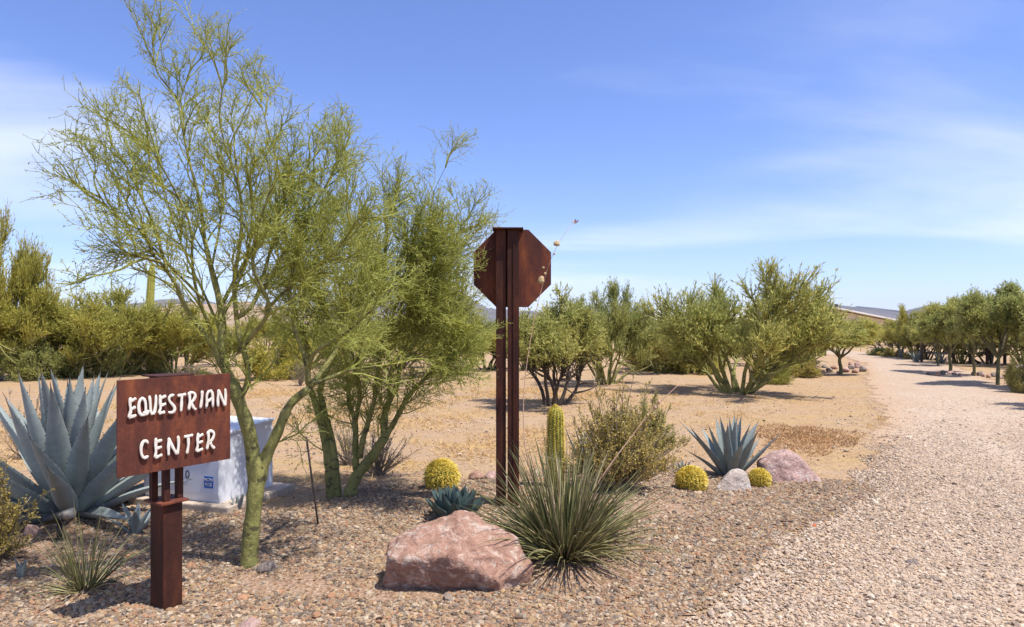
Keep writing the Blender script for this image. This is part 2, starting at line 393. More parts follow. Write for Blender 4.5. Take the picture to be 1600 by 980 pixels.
M['box'] = m_simple('enclosure_paint', (0.60, 0.62, 0.67), (0.64, 0.66, 0.71), 2.5, 0.45, 0.03, 30)
M['label_peach'] = m_simple('faded_label', (0.60, 0.47, 0.42), (0.68, 0.55, 0.50), 6, 0.6)
M['blue'] = m_simple('blue_sticker', (0.03, 0.12, 0.42), (0.04, 0.15, 0.48), 9, 0.5)
M['ink'] = m_simple('black_ink', (0.03, 0.03, 0.035), (0.045, 0.045, 0.05), 9, 0.6)
M['concrete'] = m_simple('concrete', (0.36, 0.29, 0.225), (0.45, 0.37, 0.30), 8, 0.9, 0.4, 60)
M['black'] = m_simple('black_plastic', (0.012, 0.012, 0.013), (0.022, 0.021, 0.020), 15, 0.5)
M['lens'] = m_simple('dusty_glass', (0.30, 0.27, 0.22), (0.42, 0.38, 0.32), 18, 0.3)
M['steel'] = m_simple('dark_steel', (0.035, 0.028, 0.025), (0.07, 0.05, 0.04), 30, 0.6)
M['barn_wall'] = m_simple('barn_siding', (0.60, 0.49, 0.33), (0.65, 0.53, 0.37), 0.3, 0.8)
M['barn_roof'] = m_simple('barn_roof', (0.60, 0.58, 0.55), (0.68, 0.66, 0.63), 0.4, 0.6)
M['mount'] = m_simple('mountain_rock', (0.07, 0.058, 0.05), (0.13, 0.105, 0.09), 0.004, 0.95)
M['hillm'] = m_simple('hill_scrub', (0.20, 0.15, 0.09), (0.33, 0.23, 0.15), 0.02, 0.95)
M['pipe'] = m_simple('corral_pipe', (0.06, 0.04, 0.03), (0.10, 0.07, 0.05), 3, 0.7)
M['orange'] = m_simple('orange_scrap', (0.50, 0.09, 0.03), (0.58, 0.12, 0.04), 30, 0.6)
#==SETTING==
def struct(name, me): return tag(obj(name, me), kind='structure')
# ------------------------------------------------------------------ ground, planting bed, road
def grid_faces(nr, ncl):
    i = np.arange(nr*ncl).reshape(nr, ncl)
    return np.stack([i[:-1, :-1], i[:-1, 1:], i[1:, 1:], i[1:, :-1]], -1).reshape(-1, 4)
u = np.linspace(-1, 1, 281); gx = 2.5*np.sinh(8.8*u)+1.0; gy = 2.5*np.sinh(8.8*u)+7.0
GX, GY = np.meshgrid(gx, gy)
struct('ground', new_mesh('ground', np.stack([GX, GY, hgt(GX, GY)], -1).reshape(-1, 3), grid_faces(281, 281), [M['sand']], True))

BED = np.array([(-9, 1.2), (-9, 7.1), (-6.6, 7.0), (-5.2, 6.9), (-4.1, 6.75), (-3.5, 6.5), (-2.1, 6.25), (-1.63, 6.85), (-.88, 7.2), (-.42, 7.6), (.6, 7.95), (1.95, 8.05),
                (2.8, 7.95), (3.5, 7.7), (3.75, 7.2), (3.2, 6.4), (2.56, 5.81), (1.75, 4.8), (.9, 3.84), (.35, 2.6), (-.2, 1.2)])
ROAD_L = np.array([(-.3, .5), (.3, 2.5), (.8, 3.84), (2.4, 5.81), (3.5, 7.2), (4.9, 9.8), (7.0, 13.7), (11.1, 22.1), (15.2, 30), (17.2, 36), (18.5, 43), (17, 55), (12, 70), (4, 85)])
ROAD_R = np.array([(9, .5), (8.6, 2.5), (8.5, 3.84), (8.6, 5.8), (8.7, 7.2), (9.6, 9.8), (11.2, 13.2), (14.9, 20.2), (19.0, 29), (21.4, 36), (22.6, 45), (21, 58), (15, 74), (6, 90)])
def inside(poly, x, y):
    x = np.asarray(x); y = np.asarray(y); r = np.zeros(x.shape, bool); n = len(poly)
    for i in range(n):
        x0, y0 = poly[i]; x1, y1 = poly[(i+1) % n]
        c = ((y0 > y) != (y1 > y)) & (x < (x1-x0)*(y-y0)/((y1-y0) if y1 != y0 else 1e-9)+x0)
        r ^= c
    return r
def edge_wob(x, y): return 0.10*np.sin(3.1*x+1.7*y)+0.07*np.sin(7.3*x-4.1*y+1)+0.04*np.sin(15*x+11*y)
def in_bed(x, y): return inside(BED, x+edge_wob(x, y), y+edge_wob(y+3, x))
ROADP = np.concatenate([ROAD_L, ROAD_R[::-1]])
# the bed: cells of a fine grid that lie inside its wandering outline
bx = np.arange(-9, 4.2, 0.09); by = np.arange(1.2, 8.4, 0.09); BX, BY = np.meshgrid(bx, by)
fc = grid_faces(len(by), len(bx)); cxm = BX.ravel()[fc].mean(1); cym = BY.ravel()[fc].mean(1)
fc = fc[in_bed(cxm, cym)]
used, inv = np.unique(fc, return_inverse=True)
Vb = np.stack([BX.ravel(), BY.ravel(), (hgt(BX, BY)+0.008).ravel()], 1)[used]
struct('gravel_bed', new_mesh('gravel_bed', Vb, inv.reshape(-1, 4), [M['bed']], True))
# the road
def dens(p, n):
    d = np.concatenate([[0], np.cumsum(np.linalg.norm(np.diff(p, axis=0), axis=1))]); t = np.linspace(0, 1, n)**1.6*d[-1]
    return np.stack([np.interp(t, d, p[:, 0]), np.interp(t, d, p[:, 1])], 1)
RL, RR = dens(ROAD_L, 240), dens(ROAD_R, 240)
RL[:, 0] += .07*np.sin(RL[:, 1]*1.1)+.05*np.sin(RL[:, 1]*2.7+1); RR[:, 0] += .07*np.sin(RR[:, 1]*1.3+2)+.05*np.sin(RR[:, 1]*3.1); w = np.linspace(0, 1, 40)
RV = RL[:, None]*(1-w)[None, :, None]+RR[:, None]*w[None, :, None]
dist = np.sqrt((RV**2).sum(-1)); wid = np.linalg.norm(RR-RL, axis=1)[:, None]
edge = np.minimum(w, 1-w)[None]*wid
rz = hgt(RV[..., 0], RV[..., 1])+np.where(edge < 1e-6, -.012-.0006*dist, (0.0045+0.0004*dist)*np.clip(edge/1.2, 0.12, 1))
struct('gravel_road', new_mesh('gravel_road', np.concatenate([RV, rz[..., None]], -1).reshape(-1, 3), grid_faces(240, 40), [M['road']], True, tint=np.clip(edge/1.7, 0, 1).ravel()))

# loose stones: one point per stone, a stone built on each
def gravel(name, label, x, y, size, cols, seed):
    r = np.random.default_rng(seed); n = len(x)
    me = bpy.data.meshes.new(name); me.vertices.add(n)
    z = hgt(x, y)+0.006+size*0.25
    me.vertices.foreach_set('co', np.stack([x, y, z], 1).astype(np.float32).ravel())
    sc_ = size[:, None]*np.stack([r.uniform(.8, 1.35, n), r.uniform(.7, 1.1, n), r.uniform(.42, .72, n)], 1)
    rot = np.stack([r.normal(0, .35, n), r.normal(0, .35, n), r.uniform(0, 6.28, n)], 1)
    for nm, ty, dat, key in (('scl', 'FLOAT_VECTOR', sc_, 'vector'), ('rot', 'FLOAT_VECTOR', rot, 'vector')):
        a = me.attributes.new(nm, ty, 'POINT'); a.data.foreach_set(key, dat.astype(np.float32).ravel())
    a = me.attributes.new('vi', 'INT', 'POINT'); a.data.foreach_set('value', r.integers(0, 5, n).astype(np.int32))
    a = me.attributes.new('col', 'FLOAT_COLOR', 'POINT'); a.data.foreach_set('color', np.concatenate([cols, np.ones((n, 1))], 1).astype(np.float32).ravel())
    o = obj(name, me); tag(o, label, 'gravel', kind='stuff')
    ng = bpy.data.node_groups.new(name, 'GeometryNodeTree')
    ng.interface.new_socket('Geometry', in_out='INPUT', socket_type='NodeSocketGeometry'); ng.interface.new_socket('Geometry', in_out='OUTPUT', socket_type='NodeSocketGeometry')
    N = ng.nodes.new; L = ng.links.new
    gi, go = N('NodeGroupInput'), N('NodeGroupOutput'); g2i = N('GeometryNodeGeometryToInstance')
    for k in range(5):
        ico = N('GeometryNodeMeshIcoSphere'); ico.inputs['Subdivisions'].default_value = 2; ico.inputs['Radius'].default_value = 1
        sp = N('GeometryNodeSetPosition'); nz = N('ShaderNodeTexNoise'); nz.noise_dimensions = '4D'; nz.inputs['W'].default_value = k*3.7; nz.inputs['Scale'].default_value = 0.9
        vm = N('ShaderNodeVectorMath'); vm.operation = 'MULTIPLY_ADD'; vm.inputs[1].default_value = (1.7,)*3; vm.inputs[2].default_value = (-.85,)*3
        L(nz.outputs['Color'], vm.inputs[0]); L(vm.outputs[0], sp.inputs['Offset']); L(ico.outputs['Mesh'], sp.inputs['Geometry'])
        sm = N('GeometryNodeSetMaterial'); sm.inputs['Material'].default_value = M['pebble']
        ss = N('GeometryNodeSetShadeSmooth'); ss.inputs['Shade Smooth'].default_value = False
        L(sp.outputs[0], ss.inputs[0]); L(ss.outputs[0], sm.inputs['Geometry']); L(sm.outputs[0], g2i.inputs[0])
    iop = N('GeometryNodeInstanceOnPoints'); iop.inputs['Pick Instance'].default_value = True
    def na(nm, ty):
        a = N('GeometryNodeInputNamedAttribute'); a.data_type = ty; a.inputs['Name'].default_value = nm; return a.outputs['Attribute']
    L(gi.outputs[0], iop.inputs['Points']); L(g2i.outputs[0], iop.inputs['Instance'])
    L(na('vi', 'INT'), iop.inputs['Instance Index']); L(na('scl', 'FLOAT_VECTOR'), iop.inputs['Scale'])
    e2r = N('FunctionNodeEulerToRotation'); L(na('rot', 'FLOAT_VECTOR'), e2r.inputs[0]); L(e2r.outputs[0], iop.inputs['Rotation'])
    L(iop.outputs[0], go.inputs[0])
    md = o.modifiers.new('stones', 'NODES'); md.node_group = ng
    return o
def scatter(n, x0, x1, y0, y1, r, ok, keep):
    x = r.uniform(x0, x1, n); y = r.uniform(y0, y1, n); m = ok(x, y) & (r.random(n) < keep(x, y)); return x[m], y[m]
BARE = [(-1.42, 4.4, .42, .22), (.55, 4.62, .38, .22), (-3.55, 5.25, .5, .35), (-3.9, 4.6, .3, .2), (1.2, 6.1, .5, .25), (-.75, 4.25, .35, .12), (.9, 7.3, .6, .25)]
def bare(x, y):
    k = np.ones_like(x)
    for a, b, c, d in BARE:
        q = ((x-a)/c)**2+((y-b)/d)**2+.35*np.sin(x*17+y*9)+.25*np.sin(x*31-y*23); k = np.minimum(k, np.clip(.06+.94*(q-.5)/.7, .06, 1))
    return k
def frame(x, y): return np.abs(x-0.0) < 0.95*y+1.2           # a wide margin round the view
rg = np.random.default_rng(5)
PAL = np.array([(0.236, 0.154, 0.090), (0.177, 0.118, 0.077), (0.273, 0.186, 0.113), (0.324, 0.240, 0.161), (0.147, 0.114, 0.090), (0.347, 0.279, 0.200), (0.266, 0.143, 0.080), (0.207, 0.165, 0.129), (0.110, 0.075, 0.052), (0.303, 0.204, 0.106)])
PALR = np.array([(0.404, 0.302, 0.214), (0.353, 0.261, 0.181), (0.446, 0.345, 0.254), (0.470, 0.387, 0.298), (0.294, 0.218, 0.157), (0.420, 0.298, 0.194), (0.370, 0.286, 0.222), (0.236, 0.177, 0.133)])
x, y = scatter(380000, -7.5, 4.2, 2.4, 8.4, rg, lambda x, y: in_bed(x, y) & frame(x, y), lambda x, y: np.clip(1.15-(y-5)*0.13, .3, 1)*bare(x, y))
n = len(x); sz = np.exp(rg.normal(math.log(.0088), .36, n)); cols = PAL[rg.integers(0, len(PAL), n)]*rg.uniform(.8, 1.2, (n, 1))
gravel('bed_gravel', 'mixed brown and grey gravel covering the planting bed', x, y, sz, cols, 1)
def rut(x, y):
    d = x-np.interp(y, ROAD_L[:, 1], ROAD_L[:, 0])+.15*np.sin(y*.8)
    return 1-.72*np.exp(-((d-2.1)/.26)**2)-.72*np.exp(-((d-3.7)/.26)**2)
def okroad(x, y): return inside(ROADP, x, y) & ~in_bed(x, y) & frame(x, y)
x, y = scatter(640000, -.4, 12, 2.4, 16, rg, okroad, lambda x, y: np.clip(1.25-(y-4)*0.14, .06, 1)*np.clip(1.1-(x-2.5-.45*y)*.06, .5, 1)*np.clip((x-np.interp(y, ROAD_L[:, 1], ROAD_L[:, 0])+.5*np.sin(y*3+x)*np.sin(x*5))/np.clip((y-7)*.35, .05, 1.6), .04, 1)*rut(x, y))
n = len(x); sz = np.exp(rg.normal(math.log(.0082), .36, n)); cols = PALR[rg.integers(0, len(PALR), n)]*rg.uniform(.9, 1.1, (n, 1))
gravel('road_stones', 'pale tan crushed gravel loose on the road', x, y, sz, cols, 2)
x, y = scatter(16000, -9, 11, 6.2, 20, rg, lambda x, y: ~in_bed(x, y) & ~inside(ROADP, x, y) & frame(x, y), lambda x, y: np.clip(1-(y-7)*.075, .05, 1)*(.35+.65*(np.sin(x*1.7)*np.sin(y*1.3+2) > .1)))
n = len(x); sz = np.exp(rg.normal(math.log(.009), .4, n)); cols = np.concatenate([PAL, PALR])[rg.integers(0, 18, n)]
gravel('field_stones', 'sparse small stones scattered on the open sand', x, y, sz, cols, 3)

# dry straw stubble on the field
r = np.random.default_rng(21); n = 90000
x = r.uniform(-9, 6, n); y = 7.2+r.power(1.0, n)*11
pat = np.sin(x*.9+1)*np.sin(y*.8+.4)+.5*np.sin(x*2.3-y*1.7)+.35*np.sin(x*5+y*4)
m = (pat+r.normal(0, .35, n) > .35+np.clip((x-.12*y)*.45, 0, 9)) & ~in_bed(x, y) & ~inside(ROADP, x-0.6, y) & (x > -.8*y)
x, y = x[m], y[m]; n = len(x)
d = np.stack([r.normal(size=n), r.normal(size=n), r.uniform(.1, .9, n)], 1)
V, q, t = leaves(np.stack([x, y, hgt(x, y)-.003], 1), d, r.uniform(.04, .12, n), r.uniform(.006, .012, n), r, r.random(n))
tag(obj('straw_stubble', new_mesh('straw_stubble', V, q, [M['straw']], tint=t)), 'golden dry grass stubble over the open field', 'dry grass', kind='stuff')

r = np.random.default_rng(23); k_ = 130; tx = r.uniform(-9, 7, k_); ty = r.uniform(7.6, 21, k_); ok_ = ~in_bed(tx, ty) & ~inside(ROADP, tx-.5, ty); tx, ty = tx[ok_], ty[ok_]
x = np.repeat(tx, 34)+r.normal(0, .05, len(tx)*34); y = np.repeat(ty, 34)+r.normal(0, .05, len(tx)*34); n = len(x)
V, q, t = leaves(np.stack([x, y, hgt(x, y)-.004], 1), np.stack([r.normal(0, .5, n), r.normal(0, .5, n), r.uniform(.4, 1, n)], 1), r.uniform(.05, .19, n), r.uniform(.004, .008, n), r, r.random(n))
tag(obj('dry_grass_tufts', new_mesh('tufts', V, q, [M['straw']], tint=t)), 'scattered tufts of dry yellow grass on the open sand', 'dry grass', kind='stuff')
x = np.concatenate([r.normal(-2.0, .9, 1500), r.normal(-1.5, .8, 1800), r.normal(.4, .35, 500)]); y = np.concatenate([r.normal(5.3, .7, 1500), r.normal(6.9, .5, 1800), r.normal(5.05, .25, 500)]); n = len(x)
V, q, t = leaves(np.stack([x, y, hgt(x, y)+.022+.012*r.random(n)], 1), np.stack([r.normal(size=n), r.normal(size=n), r.normal(0, .12, n)], 1), r.uniform(.02, .11, n), r.uniform(.003, .006, n), r, r.random(n))
tag(obj('twig_litter', new_mesh('litter', V, q, [M['leaf_dry']], tint=t)), 'fallen twigs and dry leaflets under the near palo verdes', 'litter', kind='stuff')

# ------------------------------------------------------------------ mountains, hill, barn
def ridge(name, ctrl, Y, depth, m, seed, rough):
    px = np.array([c[0] for c in ctrl], float); py = np.array([c[1] for c in ctrl], float)
    xs = np.linspace(px[0], px[-1], 900); top = np.interp(xs, px, py)
    env = np.clip((HZ-top)/30, 0, 1)
    top = top+env*np.array([4.0*mnoise.fractal(Vector((v*.03, seed, 0)), 1.0, 2.0, 6)+5.0*mnoise.noise(Vector((v*.075, seed, 5)))+3.0*mnoise.noise(Vector((v*.21, seed, 2))) for v in xs])
    X = (xs-800)/F*Y; Z = (HZ-top)/F*Y+CH
    prof = np.array([0, .12, .3, .5, .72, .9, 1.0, .8, .45, 0.0]); dy = np.linspace(-depth, depth*.6, len(prof))
    dy = dy-dy[6]
    V = []
    for k, (p_, q_) in enumerate(zip(prof, dy)):
        for i in range(len(xs)):
            a = mnoise.fractal(Vector((X[i]*rough, q_*rough*1.5, seed)), 0.9, 2.1, 6)
            V.append((X[i]+a*depth*.05, Y+q_+a*depth*.10*(0 if p_ == 1 else 1), max(-0.8, Z[i]*p_*(1+.28*a*(1 if p_ < 1 else .35))-(0.8 if p_ == 0 else 0))))
    return struct(name, new_mesh(name, np.array(V), grid_faces(len(prof), len(xs)), [m], False))
ridge('mountain_range', [(-500, 486), (-200, 484), (0, 488), (60, 494), (150, 486), (230, 474), (270, 470), (330, 474), (400, 478), (480, 480), (560, 472), (640, 464), (690, 460), (725, 464), (750, 470), (775, 482), (820, 488), (900, 492), (1100, 492), (1230, 484), (1290, 479), (1330, 481), (1375, 487), (1410, 488), (1440, 486), (1449, 482), (1453, 476), (1459, 484), (1480, 487), (1540, 490), (1700, 484), (2100, 490)], 5200, 1500, M['mount'], 3.0, .0022)
ridge('desert_hill', [(120, 507), (180, 496), (240, 486), (290, 478), (330, 474), (380, 476), (430, 480), (480, 490), (540, 500), (580, 507)], 950, 260, M['hillm'], 9.0, .012)

bY = 105.0
barn = thing('barn', 'long tan metal barn with low white edged gable roof beyond the trees', 'barn', (47.5, bY, 0), .42)
hw, he, hr, dp = 16.0, 2.3, 4.4, 40.0
mb = MB()
wl = np.array([(-hw, 0, -.1), (hw, 0, -.1), (hw, 0, he), (0, 0, hr), (-hw, 0, he)]); wb = wl+np.array([0, dp, 0])
mb.add(np.concatenate([wl, wb]), [[0, 1, 6, 5], [1, 2, 7, 6], [0, 5, 9, 4]], [[0, 2, 1], [0, 3, 2], [0, 4, 3], [5, 6, 7], [5, 7, 8], [5, 8, 9]])
obj('wall', mb.mesh('barn_wall', M['barn_wall']), barn)
for s in (-1, 1):
    L_ = math.hypot(hw+.6, hr-he+.1); a = math.atan2(hr-he+.1, hw+.6)
    R = np.array([[math.cos(a), 0, s*math.sin(a)], [0, 1, 0], [-s*math.sin(a), 0, math.cos(a)]])
    obj('roof_slope', MB().box((s*(hw+.6)/2, dp/2, (hr+he)/2+.22), (L_, dp+1.6, .22), R).mesh('roof', M['barn_roof']), barn)
for k in range(14):
    xk = -14.3+k*2.2; h_ = he+(hr-he)*(1-abs(xk)/hw)
    obj('wall_rib', MB().box((xk, -.05, h_/2-.05), (.10, .08, h_-.1)).mesh('rib', M['barn_wall']), barn)
obj('vent_pipe', MB().box((5.0, 1.5, 4.3), (.35, .35, 1.5)).mesh('vent', M['steel']), barn)
obj('doorway', MB().box((-3, -.06, 1.1), (4.2, .1, 2.2)).mesh('doorway', M['steel']), barn)
#==OBJECTS==
# ------------------------------------------------------------------ rocks
def rock_mesh(name, pts, m, sub=5, amp=0.02, freq=5.0, seed=0.0, p=16):
    pts = np.asarray(pts, float); c = pts.mean(0)
    bm = bmesh.new(); vs_ = [bm.verts.new(q) for q in pts-c]
    bmesh.ops.convex_hull(bm, input=vs_); bm.normal_update()
    n = []; d = []
    for f in bm.faces:
        nn = np.array(f.normal); dd = float(nn @ np.array(f.verts[0].co))
        if dd < 0: nn, dd = -nn, -dd
        n.append(nn); d.append(dd)
    bm.free(); n = np.array(n); d = np.maximum(np.array(d), .01)
    bm = bmesh.new(); bmesh.ops.create_icosphere(bm, subdivisions=sub, radius=1); bm.verts.index_update()
    D = np.array([v.co for v in bm.verts]); Fc = np.array([[v.index for v in f.verts] for f in bm.faces]); bm.free()
    k = np.maximum(D @ n.T, 0)/d[None]
    rr = (k**p).sum(1)**(-1/p); V = D*rr[:, None]
    for i, v in enumerate(V):
        a = mnoise.fractal(Vector(v*freq)+Vector((seed, 0, 0)), 1.0, 2.0, 5); b_ = mnoise.ridged_multi_fractal(Vector(v*freq*.6)+Vector((0, seed, 3)), 1.0, 2.1, 4, 1.0, 2.0)
        V[i] = v+D[i]*amp*(a+.5*(b_-1.0))
    return new_mesh(name, V+c, Fc, [m], sub < 5)
def rnd_rock(name, w, dpt, h, m, seed, sub=3, amp=.06):
    r = np.random.default_rng(seed); pts = unit(r.normal(size=(16, 3)))*r.uniform(.85, 1.1, (16, 1))*A3(w/2, dpt/2, h*.75)
    pts[:, 2] = np.maximum(pts[:, 2]+h*.25, -.12*h)
    return rock_mesh(name, pts, m, sub, amp*min(w, h), 3.0/max(w, .02), seed*1.7)
B0 = G(712, 924)
bp = [(-.46, -.05, .255), (-.42, .06, -.08), (-.47, .22, .275), (-.44, .30, -.08), (-.20, -.085, .235), (0.0, -.08, .27), (.10, -.02, .22), (.25, -.05, .10), (.27, .03, -.06),
      (-.28, .07, -.08), (.05, .08, -.08), (-.09, .32, .43), (.03, .36, .445), (.10, .38, .42), (.37, .30, .28), (.50, .18, .14), (.47, .16, -.05), (.42, .40, -.05), (.2, .55, -.05), (-.3, .50, -.05), (-.28, .36, .36)]
tag(obj('boulder', rock_mesh('boulder', bp, M['rock_pink'], 6, .030, 6.5, 1.0, 40), None, tuple(B0-A3(0, 0, .02))), 'large pink granite boulder with shaded front beside the red yucca', 'boulder')
g = G(1234, 752); rb = [(-.30, 0, .15), (-.27, -.06, -.05), (-.12, -.02, .30), (.02, .1, .345), (.10, .02, .31), (.26, .0, .13), (.40, -.05, -.03), (.36, .3, -.05), (-.26, .35, -.05), (-.05, .4, .26), (-.30, .2, .2), (.05, -.12, -.05)]
tag(obj('boulder', rock_mesh('boulder_rose', rb, M['rock_rose'], 5, .014, 7, 4.0, 16), None, tuple(g)), 'rose coloured sloping boulder beside the spiky blue agave', 'boulder')
g = G(1150, 768); rw = [(-.20, 0, .05), (-.18, -.06, -.04), (-.05, .0, .20), (.04, .06, .235), (.12, .02, .21), (.155, -.02, .10), (.15, -.04, -.05), (.13, .22, -.05), (-.15, .22, -.05), (.0, .2, .18)]
tag(obj('boulder', rock_mesh('boulder_white', rw, M['rock_white'], 5, .010, 9, 6.0, 14), None, tuple(g)), 'small whitish quartz boulder between two golden barrel cacti', 'boulder')
def rock(px, py, wpx, hpx, m, seed, label, group=None, name='rock', sub=3):
    g = G(px, py); s = g[1]/F
    o = obj(name, rnd_rock(name, wpx*s, wpx*s*.8, hpx*s, M[m], seed, sub), None, tuple(g)); return tag(o, label, 'rock', group)
rock(745, 750, 30, 16, 'rock_pink', 3, 'low reddish rock in the gravel behind the compact dark agave')
rock(775, 748, 46, 14, 'rock_rose', 31, 'flat pinkish rock in the gravel against the rusty sign posts')
rock(52, 838, 30, 30, 'rock_rose', 5, 'pale pink rock beside the black garden spotlight', sub=4)
rock(418, 893, 40, 18, 'rock_grey', 8, 'smooth grey stone at the foot of the green trunk', sub=4)
rock(388, 980, 44, 14, 'rock_rose', 12, 'half buried pale stone in the gravel in front of the lettered sign', sub=4)
rock(1425, 884, 24, 11, 'rock_grey', 15, 'lone dark grey stone lying on the gravel road')
rock(1272, 824, 8, 6, 'orange', 18, 'tiny bright orange chip lying on the gravel')
r = np.random.default_rng(77)
for k, (px, py, w_, h_) in enumerate([(1272, 580, 16, 11), (1284, 583, 14, 8), (1296, 581, 13, 9), (1304, 577, 15, 8), (1322, 582, 16, 9), (1330, 577, 13, 10), (1336, 583, 12, 8), (1341, 575, 14, 13), (1347, 581, 15, 11), (1330, 573, 11, 9), (1311, 584, 10, 6), (1289, 575, 12, 7)]):
    rock(px, py, w_, h_, ('rock_pink', 'rock_rose', 'rock_grey')[k % 3], 40+k, 'reddish brown rock in the low pile around the lone roadside tree', 'rocks piled round the roadside tree')
for k in range(17):
    px = 1448+k*9+r.uniform(-3, 3); rock(px, 585+r.uniform(-2, 4)+k*.25, r.uniform(8, 13), r.uniform(5, 9), ('rock_grey', 'rock_rose', 'rock_pink')[k % 3], 60+k, 'small rock in the row edging the tree bed across the road', 'rocks edging the tree bed')
rock(1591, 583, 34, 16, 'rock_grey', 99, 'broad dark boulder at the end of the rock row across the road')

# ------------------------------------------------------------------ lettered sign
pA, pB = P(183, 700, 3.70)[:2], P(360, 700, 4.25)[:2]
pc = (pA+pB)/2; du = unit(pB-pA); nrm = A3(du[1], -du[0], 0); ang = math.atan2(du[1], du[0]); W_ = float(np.linalg.norm(pB-pA))
s0 = A3(*(pc-nrm[:2]*.125), 0); s0[2] = float(hgt(s0[0], s0[1]))
sign = thing('lettered_sign', 'rusty steel sign with raised white letters reading EQUESTRIAN CENTER', 'sign', s0, ang)
Z0, Z1 = .868-s0[2], 1.40-s0[2]; yf = -.125
obj('sign_plate', MB().box((0, yf+.004, (Z0+Z1)/2), (W_, .008, Z1-Z0), ch=.0015).mesh('sign_plate', M['rust']), sign)
obj('post', MB().box((0, .0, .26), (.115, .15, .72), ch=.006).mesh('post', M['rust_dark']), sign)
obj('collar', MB().box((0, .0, .629), (.17, .20, .014), ch=.003).mesh('collar', M['rust']), sign)
for k, (xx, yy) in enumerate(((-.06, .03), (-.03, -.05), (.06, -.03))):
    obj('upright', MB().box((xx, yy, (.637+Z1-.004)/2), (.036, .036, Z1-.004-.637), ch=.003).mesh('upright', M['rust_dark']), sign)
for zz_ in (Z0+.10, Z1-.10): obj('bracket', MB().box((0, -.094, zz_), (.26, .051, .03)).mesh('bracket', M['rust_dark']), sign)
obj('top_cap', MB().box((0, -.02, Z1+.004), (.22, .19, .010), ch=.002).mesh('top_cap', M['rust_dark']), sign)
def on_plate(px, py):
    dx, dz = (px-800)/F, -(py-HZ)/F                       # intersect the sight line with the plate
    t = (pc[0]*nrm[0]+pc[1]*nrm[1])/(dx*nrm[0]+nrm[1])
    q = A3(dx*t, t, CH+dz*t); l = q[:2]-s0[:2]
    return A3((l @ du)*.955-.010, 0, q[2]-s0[2])
z1 = lambda p: on_plate(180+p[0]/8.168, 580+p[1]/8.168); z2 = lambda p: on_plate(200+p[0]/9.41, 660+p[1]/9.41)
LET = [('E', z1, [[(178, 335), (165, 420), (185, 500), (150, 600)], [(170, 390), (250, 345)], [(178, 490), (245, 455)], [(152, 596), (255, 562)]]),
       ('Q', z1, [[(335, 330), (292, 380), (282, 470), (297, 545), (340, 568), (380, 540), (380, 440), (370, 370), (332, 332)], [(350, 515), (388, 560), (414, 495)]]),
       ('U', z1, [[(428, 312), (440, 420), (442, 525), (475, 560), (503, 500), (515, 380), (515, 300)]]),
       ('E', z1, [[(572, 300), (570, 400), (577, 480), (548, 540)], [(572, 352), (650, 310)], [(577, 440), (650, 412)], [(550, 538), (635, 518)]]),
       ('S', z1, [[(760, 300), (700, 312), (682, 360), (720, 410), (765, 450), (765, 508), (722, 530), (678, 517)]]),
       ('T', z1, [[(800, 310), (860, 305), (915, 290)], [(860, 308), (855, 400), (848, 515)]]),
       ('R', z1, [[(952, 265), (970, 370), (950, 495)], [(955, 275), (1010, 265), (1045, 300), (1020, 365), (980, 402)], [(988, 400), (1010, 460), (1050, 488)]]),
       ('I', z1, [[(1130, 245), (1125, 360), (1105, 472)]]),
       ('A', z1, [[(1180, 472), (1195, 400), (1185, 310), (1217, 242), (1262, 250), (1270, 350), (1270, 462)], [(1195, 392), (1265, 335)]]),
       ('N', z1, [[(1340, 452), (1335, 340), (1350, 230)], [(1350, 235), (1385, 330), (1432, 438)], [(1435, 440), (1440, 320), (1435, 218)]]),
       ('C', z2, [[(290, 312), (255, 262), (202, 282), (172, 370), (182, 480), (230, 532), (288, 490)]]),
       ('E', z2, [[(405, 225), (400, 330), (407, 430), (390, 522)], [(402, 290), (500, 255)], [(407, 385), (495, 355)], [(392, 520), (503, 470)]]),
       ('N', z2, [[(600, 485), (595, 350), (605, 220)], [(605, 225), (650, 340), (728, 468)], [(730, 470), (755, 330), (745, 192)]]),
       ('T', z2, [[(835, 205), (900, 200), (973, 177)], [(900, 203), (905, 330), (880, 458)]]),
       ('E', z2, [[(1055, 148), (1040, 250), (1047, 340), (1022, 425)], [(1050, 207), (1130, 167)], [(1050, 297), (1125, 270)], [(1025, 420), (1125, 380)]]),
       ('R', z2, [[(1200, 122), (1215, 230), (1185, 393)], [(1205, 127), (1260, 115), (1300, 150), (1280, 230), (1228, 287)], [(1235, 285), (1260, 340), (1305, 373)]])]
r = np.random.default_rng(3)
for ch_, zf, strokes in LET:
    mb = MB()
    for st in strokes:
        pl = resample([zf(p) for p in st], 16); k = np.linspace(0, 1, 16)
        rad = .0086*(1+.12*np.sin(k*9+r.uniform(0, 6)))*np.clip(np.minimum(k, 1-k)*9+.45, 0, 1)
        V, q, t, tt = tubes(pl[None], rad[None], 10, cap=True)
        V[:, 1] = np.clip(V[:, 1]*.8, -.0042, .0042)+yf-.0115-r.uniform(0, .0012)     # flattened bars standing off the plate
        mb.add(V, q, t)
    o = obj('letter', mb.mesh('letter_'+ch_, M['white'], True), sign); tag(o, 'raised white letter '+ch_)

